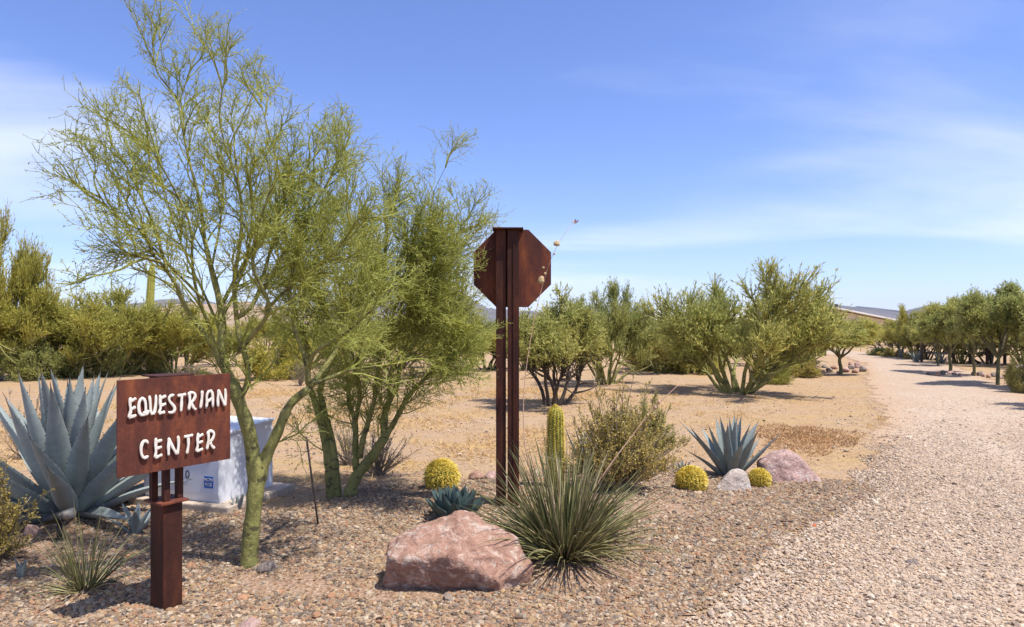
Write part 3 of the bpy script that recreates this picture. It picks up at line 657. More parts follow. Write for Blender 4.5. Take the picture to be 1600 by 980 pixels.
# ------------------------------------------------------------------ octagonal sign seen from behind
o0 = G(795, 792); oY = float(o0[1])
stop = thing('octagonal_sign', 'rusty octagonal traffic sign seen from behind on twin steel posts', 'sign', o0)
zt = CH-(357-HZ)/F*oY-o0[2]; X_ = lambda px: (px-800)/F*oY-o0[0]
def channel(x0, x1, y0, y1, h, th, side):
    mb = MB(); xc = (x0+x1)/2
    mb.box((xc, y0+th/2, h/2-.15), (x1-x0, th, h+.3)); mb.box((xc, y1-th/2, h/2-.15), (x1-x0, th, h+.3))
    xs_ = x0+th/2 if side < 0 else x1-th/2
    mb.box((xs_, (y0+y1)/2, h/2-.15), (th, y1-y0-2*th-.001, h+.299)); return mb
obj('post', channel(X_(775), X_(790.5), -.01, .11, zt-.014, .012, -1).mesh('post_l', M['rust_dark']), stop)
mb = channel(X_(793), X_(811), -.03, .11, zt-.014, .012, 1); mb.box((X_(803.5), -.034, zt/2-.2), (.018, .008, zt+.2)); obj('post', mb.mesh('post_r', M['rust_dark']), stop)
obj('top_cap', MB().box((X_(793.5), .03, zt-.005), (.275, .19, .014), ch=.003).mesh('cap', M['rust_dark']), stop)
oc = CH-(419.5-HZ)/F*(oY+.12)-o0[2]; R8 = .352/math.cos(math.pi/8); mb = MB()
ring = np.array([(R8*math.cos(math.pi/8+k*math.pi/4), R8*math.sin(math.pi/8+k*math.pi/4)) for k in range(8)])
xo = (800.5-800)/F*(oY+.12)-o0[0]
V = np.concatenate([np.stack([ring[:, 0]+xo, np.full(8, yy), ring[:, 1]+oc], 1) for yy in (.118, .126)])
me = new_mesh('octagon', V, [np.array([[k, (k+1) % 8, 8+(k+1) % 8, 8+k] for k in range(8)]), np.array([list(range(8))[::-1], list(range(8, 16))])], [M['rust']])
obj('octagon_plate', me, stop)
for zz_ in (oc+.2, oc-.2):
    for pxx in (782, 803):
        obj('bolt', MB().box((X_(pxx), .132, zz_), (.022, .012, .022), ch=.004).mesh('bolt', M['steel']), stop)

# ------------------------------------------------------------------ electrical box and its pad
b0 = G(341, 799); b1 = A3(*P(437, 771, 6.9)[:2], 0); dv = unit(b1[:2]-b0[:2]); th = math.atan2(dv[1], dv[0])-math.pi/2
# local axes: +y runs back along the right side, -x along the front to the left
box = thing('utility_box', 'white metal utility box with blue sticker behind the lettered sign', 'utility box', b0, th)
bw, bd, h0, h1 = .86, .74, .60, .655
V = np.array([(-bw, 0, .085), (0, 0, .085), (0, 0, h0), (-bw, 0, h0), (-bw, bd, .0), (0, bd, .0), (0, bd, h1), (-bw, bd, h1), (0, .02, 0.0), (-bw, .02, 0.0)])
q = [[0, 1, 2, 3], [3, 2, 6, 7], [5, 4, 7, 6], [0, 9, 8, 1]]
t = [[1, 8, 5], [1, 5, 6], [1, 6, 2], [0, 4, 9], [0, 7, 4], [0, 3, 7]]
obj('cabinet', MB().add(V+A3(0, 0, .0), q, t).mesh('cabinet', M['box']), box)
obj('lid', MB().box((-bw/2, bd*.5, (h0+h1)/2+.004), (bw+.03, bd+.04, .02), np.array([[1, 0, 0], [0, math.cos(.074), -math.sin(.074)], [0, math.sin(.074), math.cos(.074)]]), ch=.004).mesh('lid', M['box']), box)
obj('lock_hasp', MB().box((-.42, -.012, .30), (.03, .02, .08), ch=.004).mesh('hasp', M['steel']), box)
obj('faded_label', MB().box((-.25, -.003, .41), (.30, .003, .11)).mesh('flabel', M['label_peach']), box)
stk = obj('sticker', MB().box((-.105, -.003, .185), (.10, .003, .105)).mesh('sticker', M['blue']), box)
def txt(body, size, loc, parent, m, name):
    cu = bpy.data.curves.new(name, 'FONT'); cu.body = body; cu.size = size; cu.align_x = 'CENTER'; cu.align_y = 'CENTER'; cu.extrude = .0008; cu.space_line = .8
    o = bpy.data.objects.new('tmp', cu); C.objects.link(o); dg = bpy.context.evaluated_depsgraph_get(); me = bpy.data.meshes.new_from_object(o.evaluated_get(dg))
    bpy.data.objects.remove(o); me.materials.clear(); me.materials.append(m)
    return obj(name, me, parent, loc, (math.pi/2, 0, 0))
txt('NON', .042, (-.105, -.0062, .207), stk, M['white'], 'sticker_text'); txt('PCB', .042, (-.105, -.0062, .163), stk, M['white'], 'sticker_text')
txt('0', .105, (-.345, -.003, .235), box, M['ink'], 'digit')
pad = obj('concrete_pad', MB().box((0, 0, 0), (1.14, .96, .20), ch=.012).mesh('pad', M['concrete']), None, tuple(b0+rotz(th) @ A3(-.40, .40, -.035)), (0, 0, th))
tag(pad, 'low tan concrete pad under the white utility box', 'concrete pad')
for o in box.children: o.location.z += .066
box.location = (b0[0]-.0, b0[1]+.0, b0[2])

# rod and spotlight
g = G(497, 822); t_ = P(478.5, 682, g[1]+.05)-g
V, q, t, tt = tubes(np.linspace(A3(-t_[0]*.15, 0, -t_[2]*.15), t_, 4)[None], np.full((1, 4), .0085), 8, cap=True)
tag(obj('steel_rod', MB().add(V, q, t).mesh('rod', M['steel'], True), None, tuple(g)), 'thin dark steel rod stuck upright and leaning in the gravel', 'rod')
g = G(93, 846); lt = thing('garden_spotlight', 'black garden spotlight on a stake in front of the big agave', 'spotlight', g, .35)
V, q, t, tt = tubes(np.array([[(0, 0, -.12), (0, 0, .05), (0, 0, .16)]]), np.array([[.008, .020, .017]]), 10, cap=True); obj('stake', MB().add(V, q, t).mesh('stake', M['black'], True), lt)
V, q, t, tt = tubes(np.array([[(0, 0, .004), (0, 0, .016)]]), np.array([[.062, .05]]), 14, cap=True); obj('foot', MB().add(V, q, t).mesh('foot', M['black']), lt)
V, q, t, tt = tubes(np.array([[(-.115, .02, .155), (-.09, .017, .163), (.0, 0, .19), (.025, 0, .198)]]), np.array([[.012, .03, .043, .043]]), 14, cap=True); obj('housing', MB().add(V, q, t).mesh('housing', M['black'], True), lt)
V, q, t, tt = tubes(np.array([[(.026, 0, .198), (.08, -.012, .214), (.10, -.016, .219)]]), np.array([[.038, .042, .041]]), 16, cap=True); obj('lens_hood', MB().add(V, q, t).mesh('lens', M['lens'], True), lt)
#==PLANTS==
# ------------------------------------------------------------------ agaves
def agave_leaf(name, L, Wd, m, bend=.12, gut=.30, thick=.16, teeth=14, seed=0, base=.55, peak=.42, K=13):
    """one fleshy leaf: grows along +Z, inner face towards +Y, with marginal teeth and an end spine"""
    r = np.random.default_rng(seed); J = 9; t = np.linspace(0, 1, K); j = np.linspace(-1, 1, J)
    w = Wd*np.where(t < peak, base+(1-base)*np.sin(t/peak*math.pi/2), np.clip(1-((t-peak)/(1-peak))**1.7, 0, 1))
    w[-1] = .004; yb = -bend*L*t**2.2+.01*L*np.sin(t*5+seed); xb = .015*L*np.sin(t*3+seed*2)
    top = np.stack([xb[:, None]+j[None]*w[:, None]/2, yb[:, None]+gut*w[:, None]*(j[None]**2)*(1-.6*t[:, None]), np.broadcast_to((t*L)[:, None], (K, J))], -1)
    th_ = thick*w*(1.25-.7*t); bot = top.copy(); bot[..., 1] -= th_[:, None]*np.sqrt(np.clip(1-j[None]**2, 0, 1))+.0015
    V = np.concatenate([top.reshape(-1, 3), bot.reshape(-1, 3)]); f = grid_faces(K, J); n = K*J
    q = [f, f[:, ::-1]+n]; i = np.arange(n).reshape(K, J)
    for c_, s in ((0, 1), (J-1, -1)):
        e = np.stack([i[:-1, c_], i[1:, c_], i[1:, c_]+n, i[:-1, c_]+n], -1); q.append(e if s > 0 else e[:, ::-1])
    q = np.concatenate(q); mi = [np.zeros(len(q), int)]
    Vt = []; tr = []; b_ = len(V)
    for s in (0, J-1):
        for k in range(teeth):
            tt = (k+.7+r.uniform(-.2, .2))/(teeth+1)*.9+.05; f_ = tt*(K-1); a = int(f_); w_ = f_-a
            p = top[a, s]*(1-w_)+top[min(a+1, K-1), s]*w_; o_ = 1 if s else -1; l = Wd*.055; h = L*.006
            Vt += [p+A3(-o_*.002, 0, -h), p+A3(-o_*.002, 0, h), p+A3(o_*l, .2*l, .35*h)]; tr.append([b_, b_+1, b_+2]); b_ += 3
    e = A3(xb[-1], yb[-1], L); dr = unit(e-A3(xb[-2], yb[-2], t[-2]*L)); sl = L*.04
    s1, q1, t1, _ = tubes(np.stack([e-dr*sl*.8, e+dr*sl*.1, e+dr*sl])[None], np.array([[Wd*.022, Wd*.018, .0004]]), 5)
    V = np.concatenate([V, np.array(Vt).reshape(-1, 3), s1]); q = np.concatenate([q, q1+b_]); mi.append(np.ones(len(q1), int)); mi.append(np.ones(len(tr), int))
    fs = [q]+([np.array(tr)] if tr else [])
    return new_mesh(name, V, fs, [m, M['spine']], True, mat_idx=np.concatenate(mi))
def agave(g, label, n, L, Wd, m, tilt0, tilt1, seed, nv=6, bend=.10, grow_in=.75, rad=.10, az0=0.0, group=None, teeth=14, kw_p=.9, **kw):
    t_ = thing('agave', label, 'agave', g, 0, group); r = np.random.default_rng(seed)
    var = [agave_leaf('agave_leaf', L, Wd*r.uniform(.9, 1.1), M[m], bend*r.uniform(.3, 1.6)*r.choice([1, 1, 1, -.4]), seed=seed*10+k, teeth=teeth, **kw) for k in range(nv)]
    for i in range(n):
        f = (i+.5)/n; az = az0+i*2.39996+r.normal(0, .12); tl = tilt0+(tilt1-tilt0)*f**kw_p+r.normal(0, .05)
        s = (grow_in+(1-grow_in)*math.sin(min(1, f*1.25)*math.pi/2))*r.uniform(.88, 1.08)*(1-.18*max(0, f-.7)/.3)
        o = obj('leaf', var[r.integers(nv)], t_, scale=(s*r.uniform(.9, 1.08), s, s))
        Rm = Matrix.Rotation(az, 4, 'Z') @ Matrix.Translation((0, -rad*L*(.25+.75*f), -.03*L*f)) @ Matrix.Rotation(tl, 4, 'X') @ Matrix.Rotation(r.normal(0, .10), 4, 'Z')
        o.rotation_euler = Rm.to_euler(); o.location = Rm.to_translation()
    return t_
agave(G(112, 800), 'huge blue grey agave with broad toothed leaves left of the lettered sign', 48, 1.32, .185, 'agave', .03, 1.36, 4, 7, .07, .98, .09, 1.1, gut=.36, kw_p=1.4, peak=.38)
agave(G(1141, 744), 'blue grey agave with narrow spiky leaves behind the whitish quartz boulder', 21, .76, .12, 'agave_right', .02, .85, 8, 6, .06, .9, .10, .6, gut=.30, teeth=8, peak=.35)
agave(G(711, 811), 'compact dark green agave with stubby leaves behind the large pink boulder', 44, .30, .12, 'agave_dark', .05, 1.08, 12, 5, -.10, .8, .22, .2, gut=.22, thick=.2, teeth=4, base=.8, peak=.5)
agave(G(211, 834), 'small pale agave pup growing beside the sign post', 9, .29, .07, 'agave', .02, .75, 15, 4, .12, .8, .10, .9, teeth=8)
agave(G(33, 906), 'tiny agave sprout with a couple of upright leaves under the olive shrub', 4, .165, .055, 'agave_right', .0, .22, 18, 3, .02, .8, .05, .4, teeth=5)
agave(G(372, 797), 'small agave pup in front of the white utility box', 6, .17, .042, 'agave', .05, .7, 22, 3, .05, .8, .12, .0, teeth=5)
agave(G(1066, 742), 'little blue agave pup half hidden beside the olive shrub', 7, .20, .055, 'agave_right', .05, .8, 25, 3, .05, .8, .12, .5, teeth=5)
agave(A3(.87, 7.75, float(hgt(.87, 7.75))), 'blue agave showing only leaf tips above the olive shrub', 12, .62, .075, 'agave_right', .05, .75, 28, 4, .05, .9, .10, .5, teeth=6)

# ------------------------------------------------------------------ cacti
def ribbed(name, Rr, h, ribs, m, globe=True):
    K, S = 22, ribs*6; t = np.linspace(0, 1, K); a = np.arange(S)*2*math.pi/S; rib = .5+.5*np.cos(a*ribs)
    if globe: ph = -0.62*math.pi/2*0+t*math.pi; rr = np.sin(np.clip(ph*.93+.12, 0, math.pi)); zz = (1-np.cos(ph))/2*h
    else: rr = np.where(t < .82, .92+.08*np.sin(t*4), np.sqrt(np.clip(1-((t-.82)/.18)**2, 0, 1))*.93); zz = t*h
    rad = Rr*rr[:, None]*(.86+.14*rib[None])
    V = np.stack([rad*np.cos(a), rad*np.sin(a), np.broadcast_to(zz[:, None], rad.shape)], -1)
    i = np.arange(K*S).reshape(K, S); q = np.stack([i[:-1], np.roll(i[:-1], -1, 1), np.roll(i[1:], -1, 1), i[1:]], -1).reshape(-1, 4)
    return new_mesh(name, V.reshape(-1, 3), q, [M[m]], True), rr, zz
def spines(name, Rr, rr, zz, ribs, rows, per, sl, seed, wd=.0022):
    r = np.random.default_rng(seed); pos = []; nr = []
    for k in range(ribs):
        for i in range(rows):
            f = (i+.5*(k % 2)+.3)/rows; R_ = np.interp(f, np.linspace(0, 1, len(rr)), rr)*Rr; z = np.interp(f, np.linspace(0, 1, len(zz)), zz); a = 2*math.pi*k/ribs
            pos.append((R_*math.cos(a), R_*math.sin(a), z)); nr.append((math.cos(a)*.9, math.sin(a)*.9, 1.6*(f-.45)))
    pos = np.repeat(np.array(pos), per, 0); nr = unit(np.repeat(np.array(nr), per, 0)); n = len(pos)
    d = unit(nr*.65+r.normal(size=(n, 3))*.6); L_ = r.uniform(.6, 1.2, n)*sl
    Pp = np.stack([pos, pos+d*L_[:, None]*.6, pos+d*L_[:, None]+A3(0, 0, -.15)*L_[:, None]], 1)
    V, q, _, t = tubes(Pp, np.tile([wd, wd*.8, wd*.2], (n, 1)), 3, r.random(n)); return new_mesh(name, V, q, [M['gold']], tint=t)
def barrel(px, py, wpx, hpx, label, seed):
    g = G(px, py); s = g[1]/F; Rr = wpx*s/2*.9; h = hpx*s*.95
    c = thing('barrel_cactus', label, 'cactus', g-A3(0, 0, .02)); me, rr, zz = ribbed('barrel_body', Rr, h, 22, 'cactus')
    obj('body', me, c); tag(obj('spines', spines('barrel_spines', Rr, rr, zz, 22, 15, 11, Rr*.30, seed, .0034), c), kind='stuff')
barrel(690, 764, 53, 48, 'round golden barrel cactus on the gravel behind the compact dark agave', 1)
barrel(1080, 765, 46, 38, 'round golden barrel cactus between the olive shrub and whitish quartz boulder', 2)
barrel(1187, 760, 32, 30, 'smallest golden barrel cactus tucked between two pale boulders', 3)
g = A3(.44, 6.9, float(hgt(.44, 6.9)))
c = thing('column_cactus', 'upright yellow green column cactus rising behind the red yucca', 'cactus', g)
me, rr, zz = ribbed('column_body', .084, .835, 14, 'cactus', False); obj('body', me, c)
tag(obj('spines', spines('column_spines', .084, rr, zz, 14, 36, 10, .022, 5, .0018), c), kind='stuff')

# ------------------------------------------------------------------ red yucca clumps
def clump(g, label, n, L0, L1, rad, tmax, seed, wd=.006, cat='yucca', stalks=()):
    r = np.random.default_rng(seed); K = 9; t = np.linspace(0, 1, K)
    az = r.uniform(0, 6.283, n); tl = tmax*r.power(1.15, n); L_ = r.uniform(L0, L1, n)*(1-.12*tl)
    b = np.stack([np.cos(az)*rad*r.random(n)**.5, np.sin(az)*rad*r.random(n)**.5, np.full(n, -.02)], 1)
    dro = r.uniform(.1, .75, n)*(.25+tl)
    pts = [b]; 
    for k in range(1, K):
        a = tl+dro*(t[k]**2)*1.0; azk = az+r.normal(0, .04, n)
        pts.append(pts[-1]+np.stack([np.sin(a)*np.cos(azk), np.sin(a)*np.sin(azk), np.cos(a)], 1)*(L_/(K-1))[:, None])
    Pp = np.stack(pts, 1); Pp[..., 2] = np.maximum(Pp[..., 2], .004+.02*r.random((n, 1)))
    Rd = (wd*r.uniform(.7, 1.2, n))[:, None]*np.array([1, 1.05, 1, .95, .85, .72, .55, .36, .08])[None]
    V, q, _, tt = tubes(Pp, Rd, 3, np.where(r.random(n) < .10, 1.0, r.uniform(0, .85, n)))
    y_ = thing('red_yucca', label, cat, g)
    tag(obj('leaves', new_mesh('yucca_leaves', V, q, [M['yucca']], True, tint=tt), y_), kind='stuff')
    for pl, r0, r1 in stalks:
        pp = resample(np.asarray(pl)-g, 24); V, q, t3, _ = tubes(pp[None], np.linspace(r0, r1, 24)[None], 6, cap=True)
        obj('flower_stalk', MB().add(V, q, t3).mesh('stalk', M['stalk'], True), y_)
    return y_
gy_ = G(882, 868)
st1 = [gy_+A3(0, 0, 0), P(905, 800, 5.15), P(950, 730, 5.25), P(985, 685, 5.3), P(1018, 640, 5.35), P(1066, 596, 5.4)]
st2 = [gy_+A3(-.05, .05, 0), P(845, 790, 5.25), P(817, 700, 5.4), P(818, 600, 5.5), P(832, 510, 5.6), P(846, 450, 5.65), P(862, 400, 5.7), P(880, 366, 5.72), P(898, 348, 5.75)]
yu = clump(gy_, 'large green red yucca clump with arching narrow leaves beside the boulder', 560, .50, .98, .13, 1.22, 6, .0066, stalks=[(st1, .007, .003), (st2, .0065, .0012)])
def pod(p, s, seed, m='pod'):
    o = obj('seed_pod', rnd_rock('pod', s, s, s, M[m], seed, 2, .08), yu, tuple(p-gy_)); return o
pod(P(870, 384, 5.70), .062, 1); pod(P(1030, 631, 5.36), .035, 2, 'stalk'); pod(P(1024, 639, 5.35), .03, 3, 'stalk'); pod(P(846, 442, 5.62), .07, 4)
for k, (px, py) in enumerate(((852, 428), (849, 420), (838, 470), (866, 398), (1012, 650))): pod(P(px, py, 5.66 if px < 900 else 5.34), .02, 5+k)
n = 9; r = np.random.default_rng(4); fp = P(898, 350, 5.75)-gy_; d = np.stack([np.linspace(-1, 1, n), r.normal(0, .4, n), r.uniform(.1, 1, n)], 1)
V, q, tt = leaves(np.repeat(fp[None], n, 0), d, np.full(n, .05), np.full(n, .014), r, r.random(n)); obj('dry_flower', new_mesh('dry_flower', V, q, [M['stalk']], tint=tt), yu)
clump(G(132, 922), 'small thin red yucca tuft in the gravel beside the sign post', 95, .28, .62, .05, 1.15, 9, .0042)

# ------------------------------------------------------------------ shrubs
def shrub(name, g, label, w, d_, h, mt, seed, nst=70, ntw=9, nlf=14, lf=(.012, .03), lw=.5, twm='twig_dry', group=None, cat='shrub', up=.25):
    r = np.random.default_rng(seed); az = r.uniform(0, 6.283, nst); tl = r.power(1.2, nst)*1.25
    L_ = r.uniform(.6, 1.0, nst); dirs = np.stack([np.sin(tl)*np.cos(az), np.sin(tl)*np.sin(az), np.cos(tl)+.15], 1)
    K = 6; pts = [np.stack([r.normal(0, .04, nst), r.normal(0, .04, nst), np.full(nst, -.02)], 1)]; dd = dirs.copy()
    for k in range(K-1):
        dd = dd+r.normal(0, .12, (nst, 3)); pts.append(pts[-1]+dd*(L_/(K-1))[:, None])
    S = np.stack(pts, 1); tw, _ = grow(S, ntw, .35, 1, .12, .32, (.3, .9), 4, r, .3, up)
    pos, tan, t, par = pick(tw, nlf, .15, 1, r); sca = A3(w/2, d_/2, h)/1.12
    S = S*sca; tw = tw*sca; pos = pos*sca; zlo = .01
    S[..., 2] = np.maximum(S[..., 2], -.02); tw[..., 2] = np.maximum(tw[..., 2], zlo); pos[:, 2] = np.maximum(pos[:, 2], zlo)
    t_ = thing(name, label, cat, g, 0, group)
    V1, q1, _, _ = tubes(S, np.linspace(.006, .0025, K)[None]*np.ones((nst, 1)), 4); V2, q2, _, _ = tubes(tw, np.linspace(.0022, .001, 4)[None]*np.ones((len(tw), 1)), 3)
    tag(obj('stems', MB().add(V1, q1).add(V2, q2).mesh('stems', M[twm]), t_), kind='stuff')
    n = len(pos); Ls = r.uniform(lf[0], lf[1], n)
    V, q, tt = leaves(pos, tan*.6+r.normal(size=(n, 3))*.7, Ls, Ls*lw, r, np.clip(r.normal(.5, .25, n), 0, 1))
    tag(obj('foliage', new_mesh('foliage', V, q, [M[mt]], tint=tt), t_), kind='stuff'); return t_
def GP(px, Y): X = (px-800)/F*Y; return A3(X, Y, float(hgt(X, Y)))
shrub('shrub', GP(965, 6.75), 'dense olive shrub with small leaves behind the red yucca', 1.45, 1.1, .86, 'leaf_olive', 31, 260, 13, 16, (.012, .026), .55)
shrub('shrub', GP(1008, 8.6), 'feathery light green shrub rising behind the olive shrub', 1.15, .9, .72, 'leaf_bush', 32, 110, 13, 16, (.02, .05), .2, 'bark_mid', up=.4)
shrub('shrub', GP(-22, 4.85), 'olive yellow shrub cut off beside the tiny agave sprout', .72, .7, .62, 'leaf_olive', 33, 150, 12, 16, (.01, .024), .5)
shrub('dry_shrub', GP(592, 7.75), 'sparse grey dry shrub under the multi trunked palo verde', 1.15, .9, .55, 'leaf_dry', 34, 60, 9, 5, (.01, .02), .4)
shrub('dry_shrub', GP(545, 8.3), 'thin greenish twiggy shrub behind the multi trunked palo verde', 1.0, .8, .62, 'leaf_bush', 36, 45, 8, 6, (.01, .025), .3)
shrub('dry_shrub', GP(38, 8.6), 'bare tan twiggy bush behind the huge agave', 1.1, .8, .80, 'leaf_dry', 35, 50, 8, 4, (.01, .02), .4)
# dried brown mat
r = np.random.default_rng(55); n = 5200; a = r.uniform(0, 6.283, n); q_ = r.random(n)**.8*1.3*(1+.18*np.sin(a*3+1)+.1*np.sin(a*7))
x = 4.42+q_*np.cos(a)*.62+q_*np.sin(a)*.25; y = 10.35+q_*np.sin(a)*.95
d = np.stack([r.normal(size=n), r.normal(size=n), r.uniform(.2, 1.2, n)], 1)
V, q, tt = leaves(np.stack([x, y, hgt(x, y)+.002+.04*(1-q_.clip(0, 1))*r.random(n)], 1), d, r.uniform(.03, .07, n), r.uniform(.008, .016, n), r, r.random(n))
tag(obj('dead_ground_cover', new_mesh('mat', V, q, [M['brownmat']], tint=tt)), 'flat patch of dead rust brown ground cover on the sand', 'ground cover', kind='stuff')

# ------------------------------------------------------------------ the two near palo verdes
def pv_tree(name, g, label, limbs, r, n2, l2, n3, l3, n4, l4, nl, ctr, dens=None, leaf=(.010, .022)):
    t_ = thing(name, label, 'tree', g); mb = MB(); Ls = []
    dens = [l[3] if len(l) > 3 else 1.0 for l in limbs]
    for pl, r0, r1 in (l[:3] for l in limbs):
        pp = resample(np.asarray(pl)-g, 22); K = len(pp); rad = np.linspace(r0, r1, K)*(1+.06*np.sin(np.arange(K)*1.7+r0*900)+.05*np.sin(np.arange(K)*3.9+r1*700))
        V, q, t3, _ = tubes(pp[None], rad[None], 9, cap=True); mb.add(V, q, t3); Ls.append((pp, r1))
    obj('trunk', mb.mesh('trunk', M['bark'], True), t_)
    S = np.stack([p for p, _ in Ls]); Ln = np.linalg.norm(np.diff(S, axis=1), axis=2).sum(1)
    thin = np.array([q for _, q in Ls]) < .02
    cnt = np.where(thin, np.maximum(2, (Ln*n2)).astype(int), 1)
    if dens is not None: cnt = (cnt*np.asarray(dens)).astype(int)
    c_ = ctr-g
    b2, _ = grow(S, cnt, .18, 1, l2[0], l2[1], (.35, .95), 8, r, .17, .10, (c_, .35)); b3, _ = grow(b2, n3, .12, 1, l3[0], l3[1], (.35, 1.0), 6, r, .2, .06, (c_, .15)); b4, _ = grow(b3, n4, .08, 1, l4[0], l4[1], (.3, 1.0), 3, r, .22, .04)
    tips, _ = grow(S[thin], 1, .97, 1, l2[0], l2[1], (0, .3), 8, r, .12, .1); b3t, _ = grow(tips, n3, .1, 1, l3[0]*.6, l3[1]*.6, (.3, .9), 6, r, .2, .06)
    b4t, _ = grow(b3t, n4, .08, 1, l4[0], l4[1], (.3, 1.0), 3, r, .22, .04)
    mb = MB()
    for B, r0, r1, sd in ((b2, .0070, .0026, 5), (tips, .005, .0018, 5), (b3, .0030, .0015, 3), (b3t, .0026, .0013, 3), (b4, .0018, .0010, 3), (b4t, .0016, .0009, 3)):
        V, q, _, tt = tubes(B, np.linspace(r0, r1, B.shape[1])[None]*r.uniform(.8, 1.25, (len(B), 1)), sd, r.uniform(.25, 1, len(B))); mb.add(V, q, tint=tt)
    tag(obj('twigs', mb.mesh('twigs', M['leaf_pv']), t_), kind='stuff')
    B = np.concatenate([b4, b4t]); pos, tan, t, par = pick(B, nl, .05, 1, r); n = len(pos); Lf = r.uniform(leaf[0], leaf[1], n)
    V, q, tt = leaves(pos, tan*.5+r.normal(size=(n, 3))*.6, Lf, Lf*.42, r, np.clip(r.normal(.5, .25, n), 0, 1))
    tag(obj('crown', new_mesh('crown', V, q, [M['leaf_pv']], tint=tt), t_), kind='stuff')
    return t_
def limb(Y0, Y1, r0, r1, *pts, d=1.0):
    k = np.linspace(0, 1, len(pts)); return ([P(px, py, Y0+(Y1-Y0)*t) for (px, py), t in zip(pts, k)], r0, r1, d)
g1 = G(388, 886); y1 = float(g1[1]); base1 = ([g1+A3(0, 0, -.12), g1+A3(0, 0, .02), P(391, 840, y1), P(396, 800, y1), P(399, 765, y1), P(396, 715, y1), P(388, 668, y1), P(372, 625, y1-.03), P(361, 594, y1-.05)], .062, .042)
T1 = [base1,
      limb(y1, y1+.20, .050, .026, (398, 785), (404, 755), (414, 715), (432, 680), (450, 634), (468, 618), (484, 607)),
      limb(y1-.05, y1+.1, .036, .014, (361, 600), (346, 564), (347, 518), (346, 481), (338, 450), (326, 404), (320, 375)), limb(y1+.1, y1+.25, .014, .005, (320, 380), (313, 313), (294, 248), (283, 190), (277, 147)),
      limb(y1+.25, y1+.2, .007, .003, (278, 155), (258, 130), (242, 110), (238, 65), (236, 30)), limb(y1+.25, y1+.4, .006, .003, (279, 165), (290, 130), (300, 100), (312, 75)),
      limb(y1-.05, y1-.45, .024, .008, (361, 596), (334, 545), (315, 512), (294, 492), (277, 447), (255, 415), (238, 398)), limb(y1-.45, y1-.6, .011, .004, (240, 400), (225, 359), (200, 352), (175, 335), (155, 305)),
      limb(y1-.4, y1-.3, .010, .004, (262, 425), (240, 350), (215, 295), (190, 245), (165, 215)), limb(y1-.45, y1-.9, .010, .004, (250, 410), (222, 402), (195, 395), (172, 375)),
      limb(y1-.03, y1+.0, .024, .017, (380, 645), (374, 620), (384, 608), (389, 590), (386, 562), (374, 533), (370, 499)), limb(y1, y1-.15, .017, .005, (370, 500), (366, 457), (366, 426), (373, 398), (380, 340), (372, 280), (365, 220)),
      limb(y1-.1, y1-.3, .008, .003, (372, 290), (352, 230), (340, 180), (350, 130)), limb(y1, y1+.3, .016, .005, (369, 497), (384, 490), (398, 472), (405, 455), (420, 400), (440, 330), (455, 260), d=1.5),
      limb(y1+.2, y1+.3, .008, .003, (445, 310), (430, 240), (415, 190), (405, 150)), limb(y1+.0, y1-.35, .018, .005, (374, 548), (392, 527), (416, 499), (422, 475), (410, 450), (392, 417), (400, 360), (425, 290)),
      limb(y1+.20, y1+.6, .022, .006, (484, 607), (503, 580), (527, 548), (545, 500), (560, 440), (560, 370), d=1.6), limb(y1+.2, y1+.1, .018, .006, (484, 607), (481, 576), (471, 542), (459, 518), (450, 450), (470, 370), (490, 290), d=1.7),
      limb(y1+.2, y1-.2, .016, .005, (482, 580), (487, 551), (527, 530), (560, 505), (585, 480)), limb(y1+.2, y1+.3, .015, .005, (492, 600), (520, 588), (551, 576), (590, 572)),
      limb(y1-.03, y1-.5, .013, .005, (345, 560), (332, 520), (310, 470), (300, 420), (300, 350), (270, 290), (235, 230)), limb(y1+.1, y1+.7, .014, .005, (345, 480), (370, 430), (400, 380), (440, 320), (480, 260), (515, 215)),
      limb(y1+.1, y1+.2, .012, .004, (410, 452), (440, 400), (470, 350), (505, 300), (530, 250), d=2.0), limb(y1+.1, y1-.2, .012, .004, (420, 480), (450, 450), (490, 420), (530, 390), (560, 340), d=2.2), limb(y1+.2, y1-.1, .010, .004, (346, 500), (370, 450), (390, 390), (395, 330), (385, 260), d=1.8),
      limb(y1-.2, y1-.5, .010, .004, (320, 470), (290, 440), (250, 400), (215, 360), (195, 310), d=1.2), limb(y1, y1+.2, .010, .004, (345, 520), (320, 460), (290, 400), (265, 330), (250, 270), d=1.2), limb(y1, y1+.5, .009, .003, (330, 420), (345, 350), (350, 280), (330, 215), d=1.2)]
pv_tree('palo_verde_tree', g1, 'slender green barked palo verde with one trunk and airy crown beside the lettered sign', T1, np.random.default_rng(101), 7.4, (.28, .66), 6, (.18, .42), 7, (.06, .19), 5, P(350, 430, y1), leaf=(.009, .019))
g2 = G(535, 777); y2 = float(g2[1]); ga = P(519, 778, y2); gb = P(545, 778, y2); ga[2] = gb[2] = g2[2]
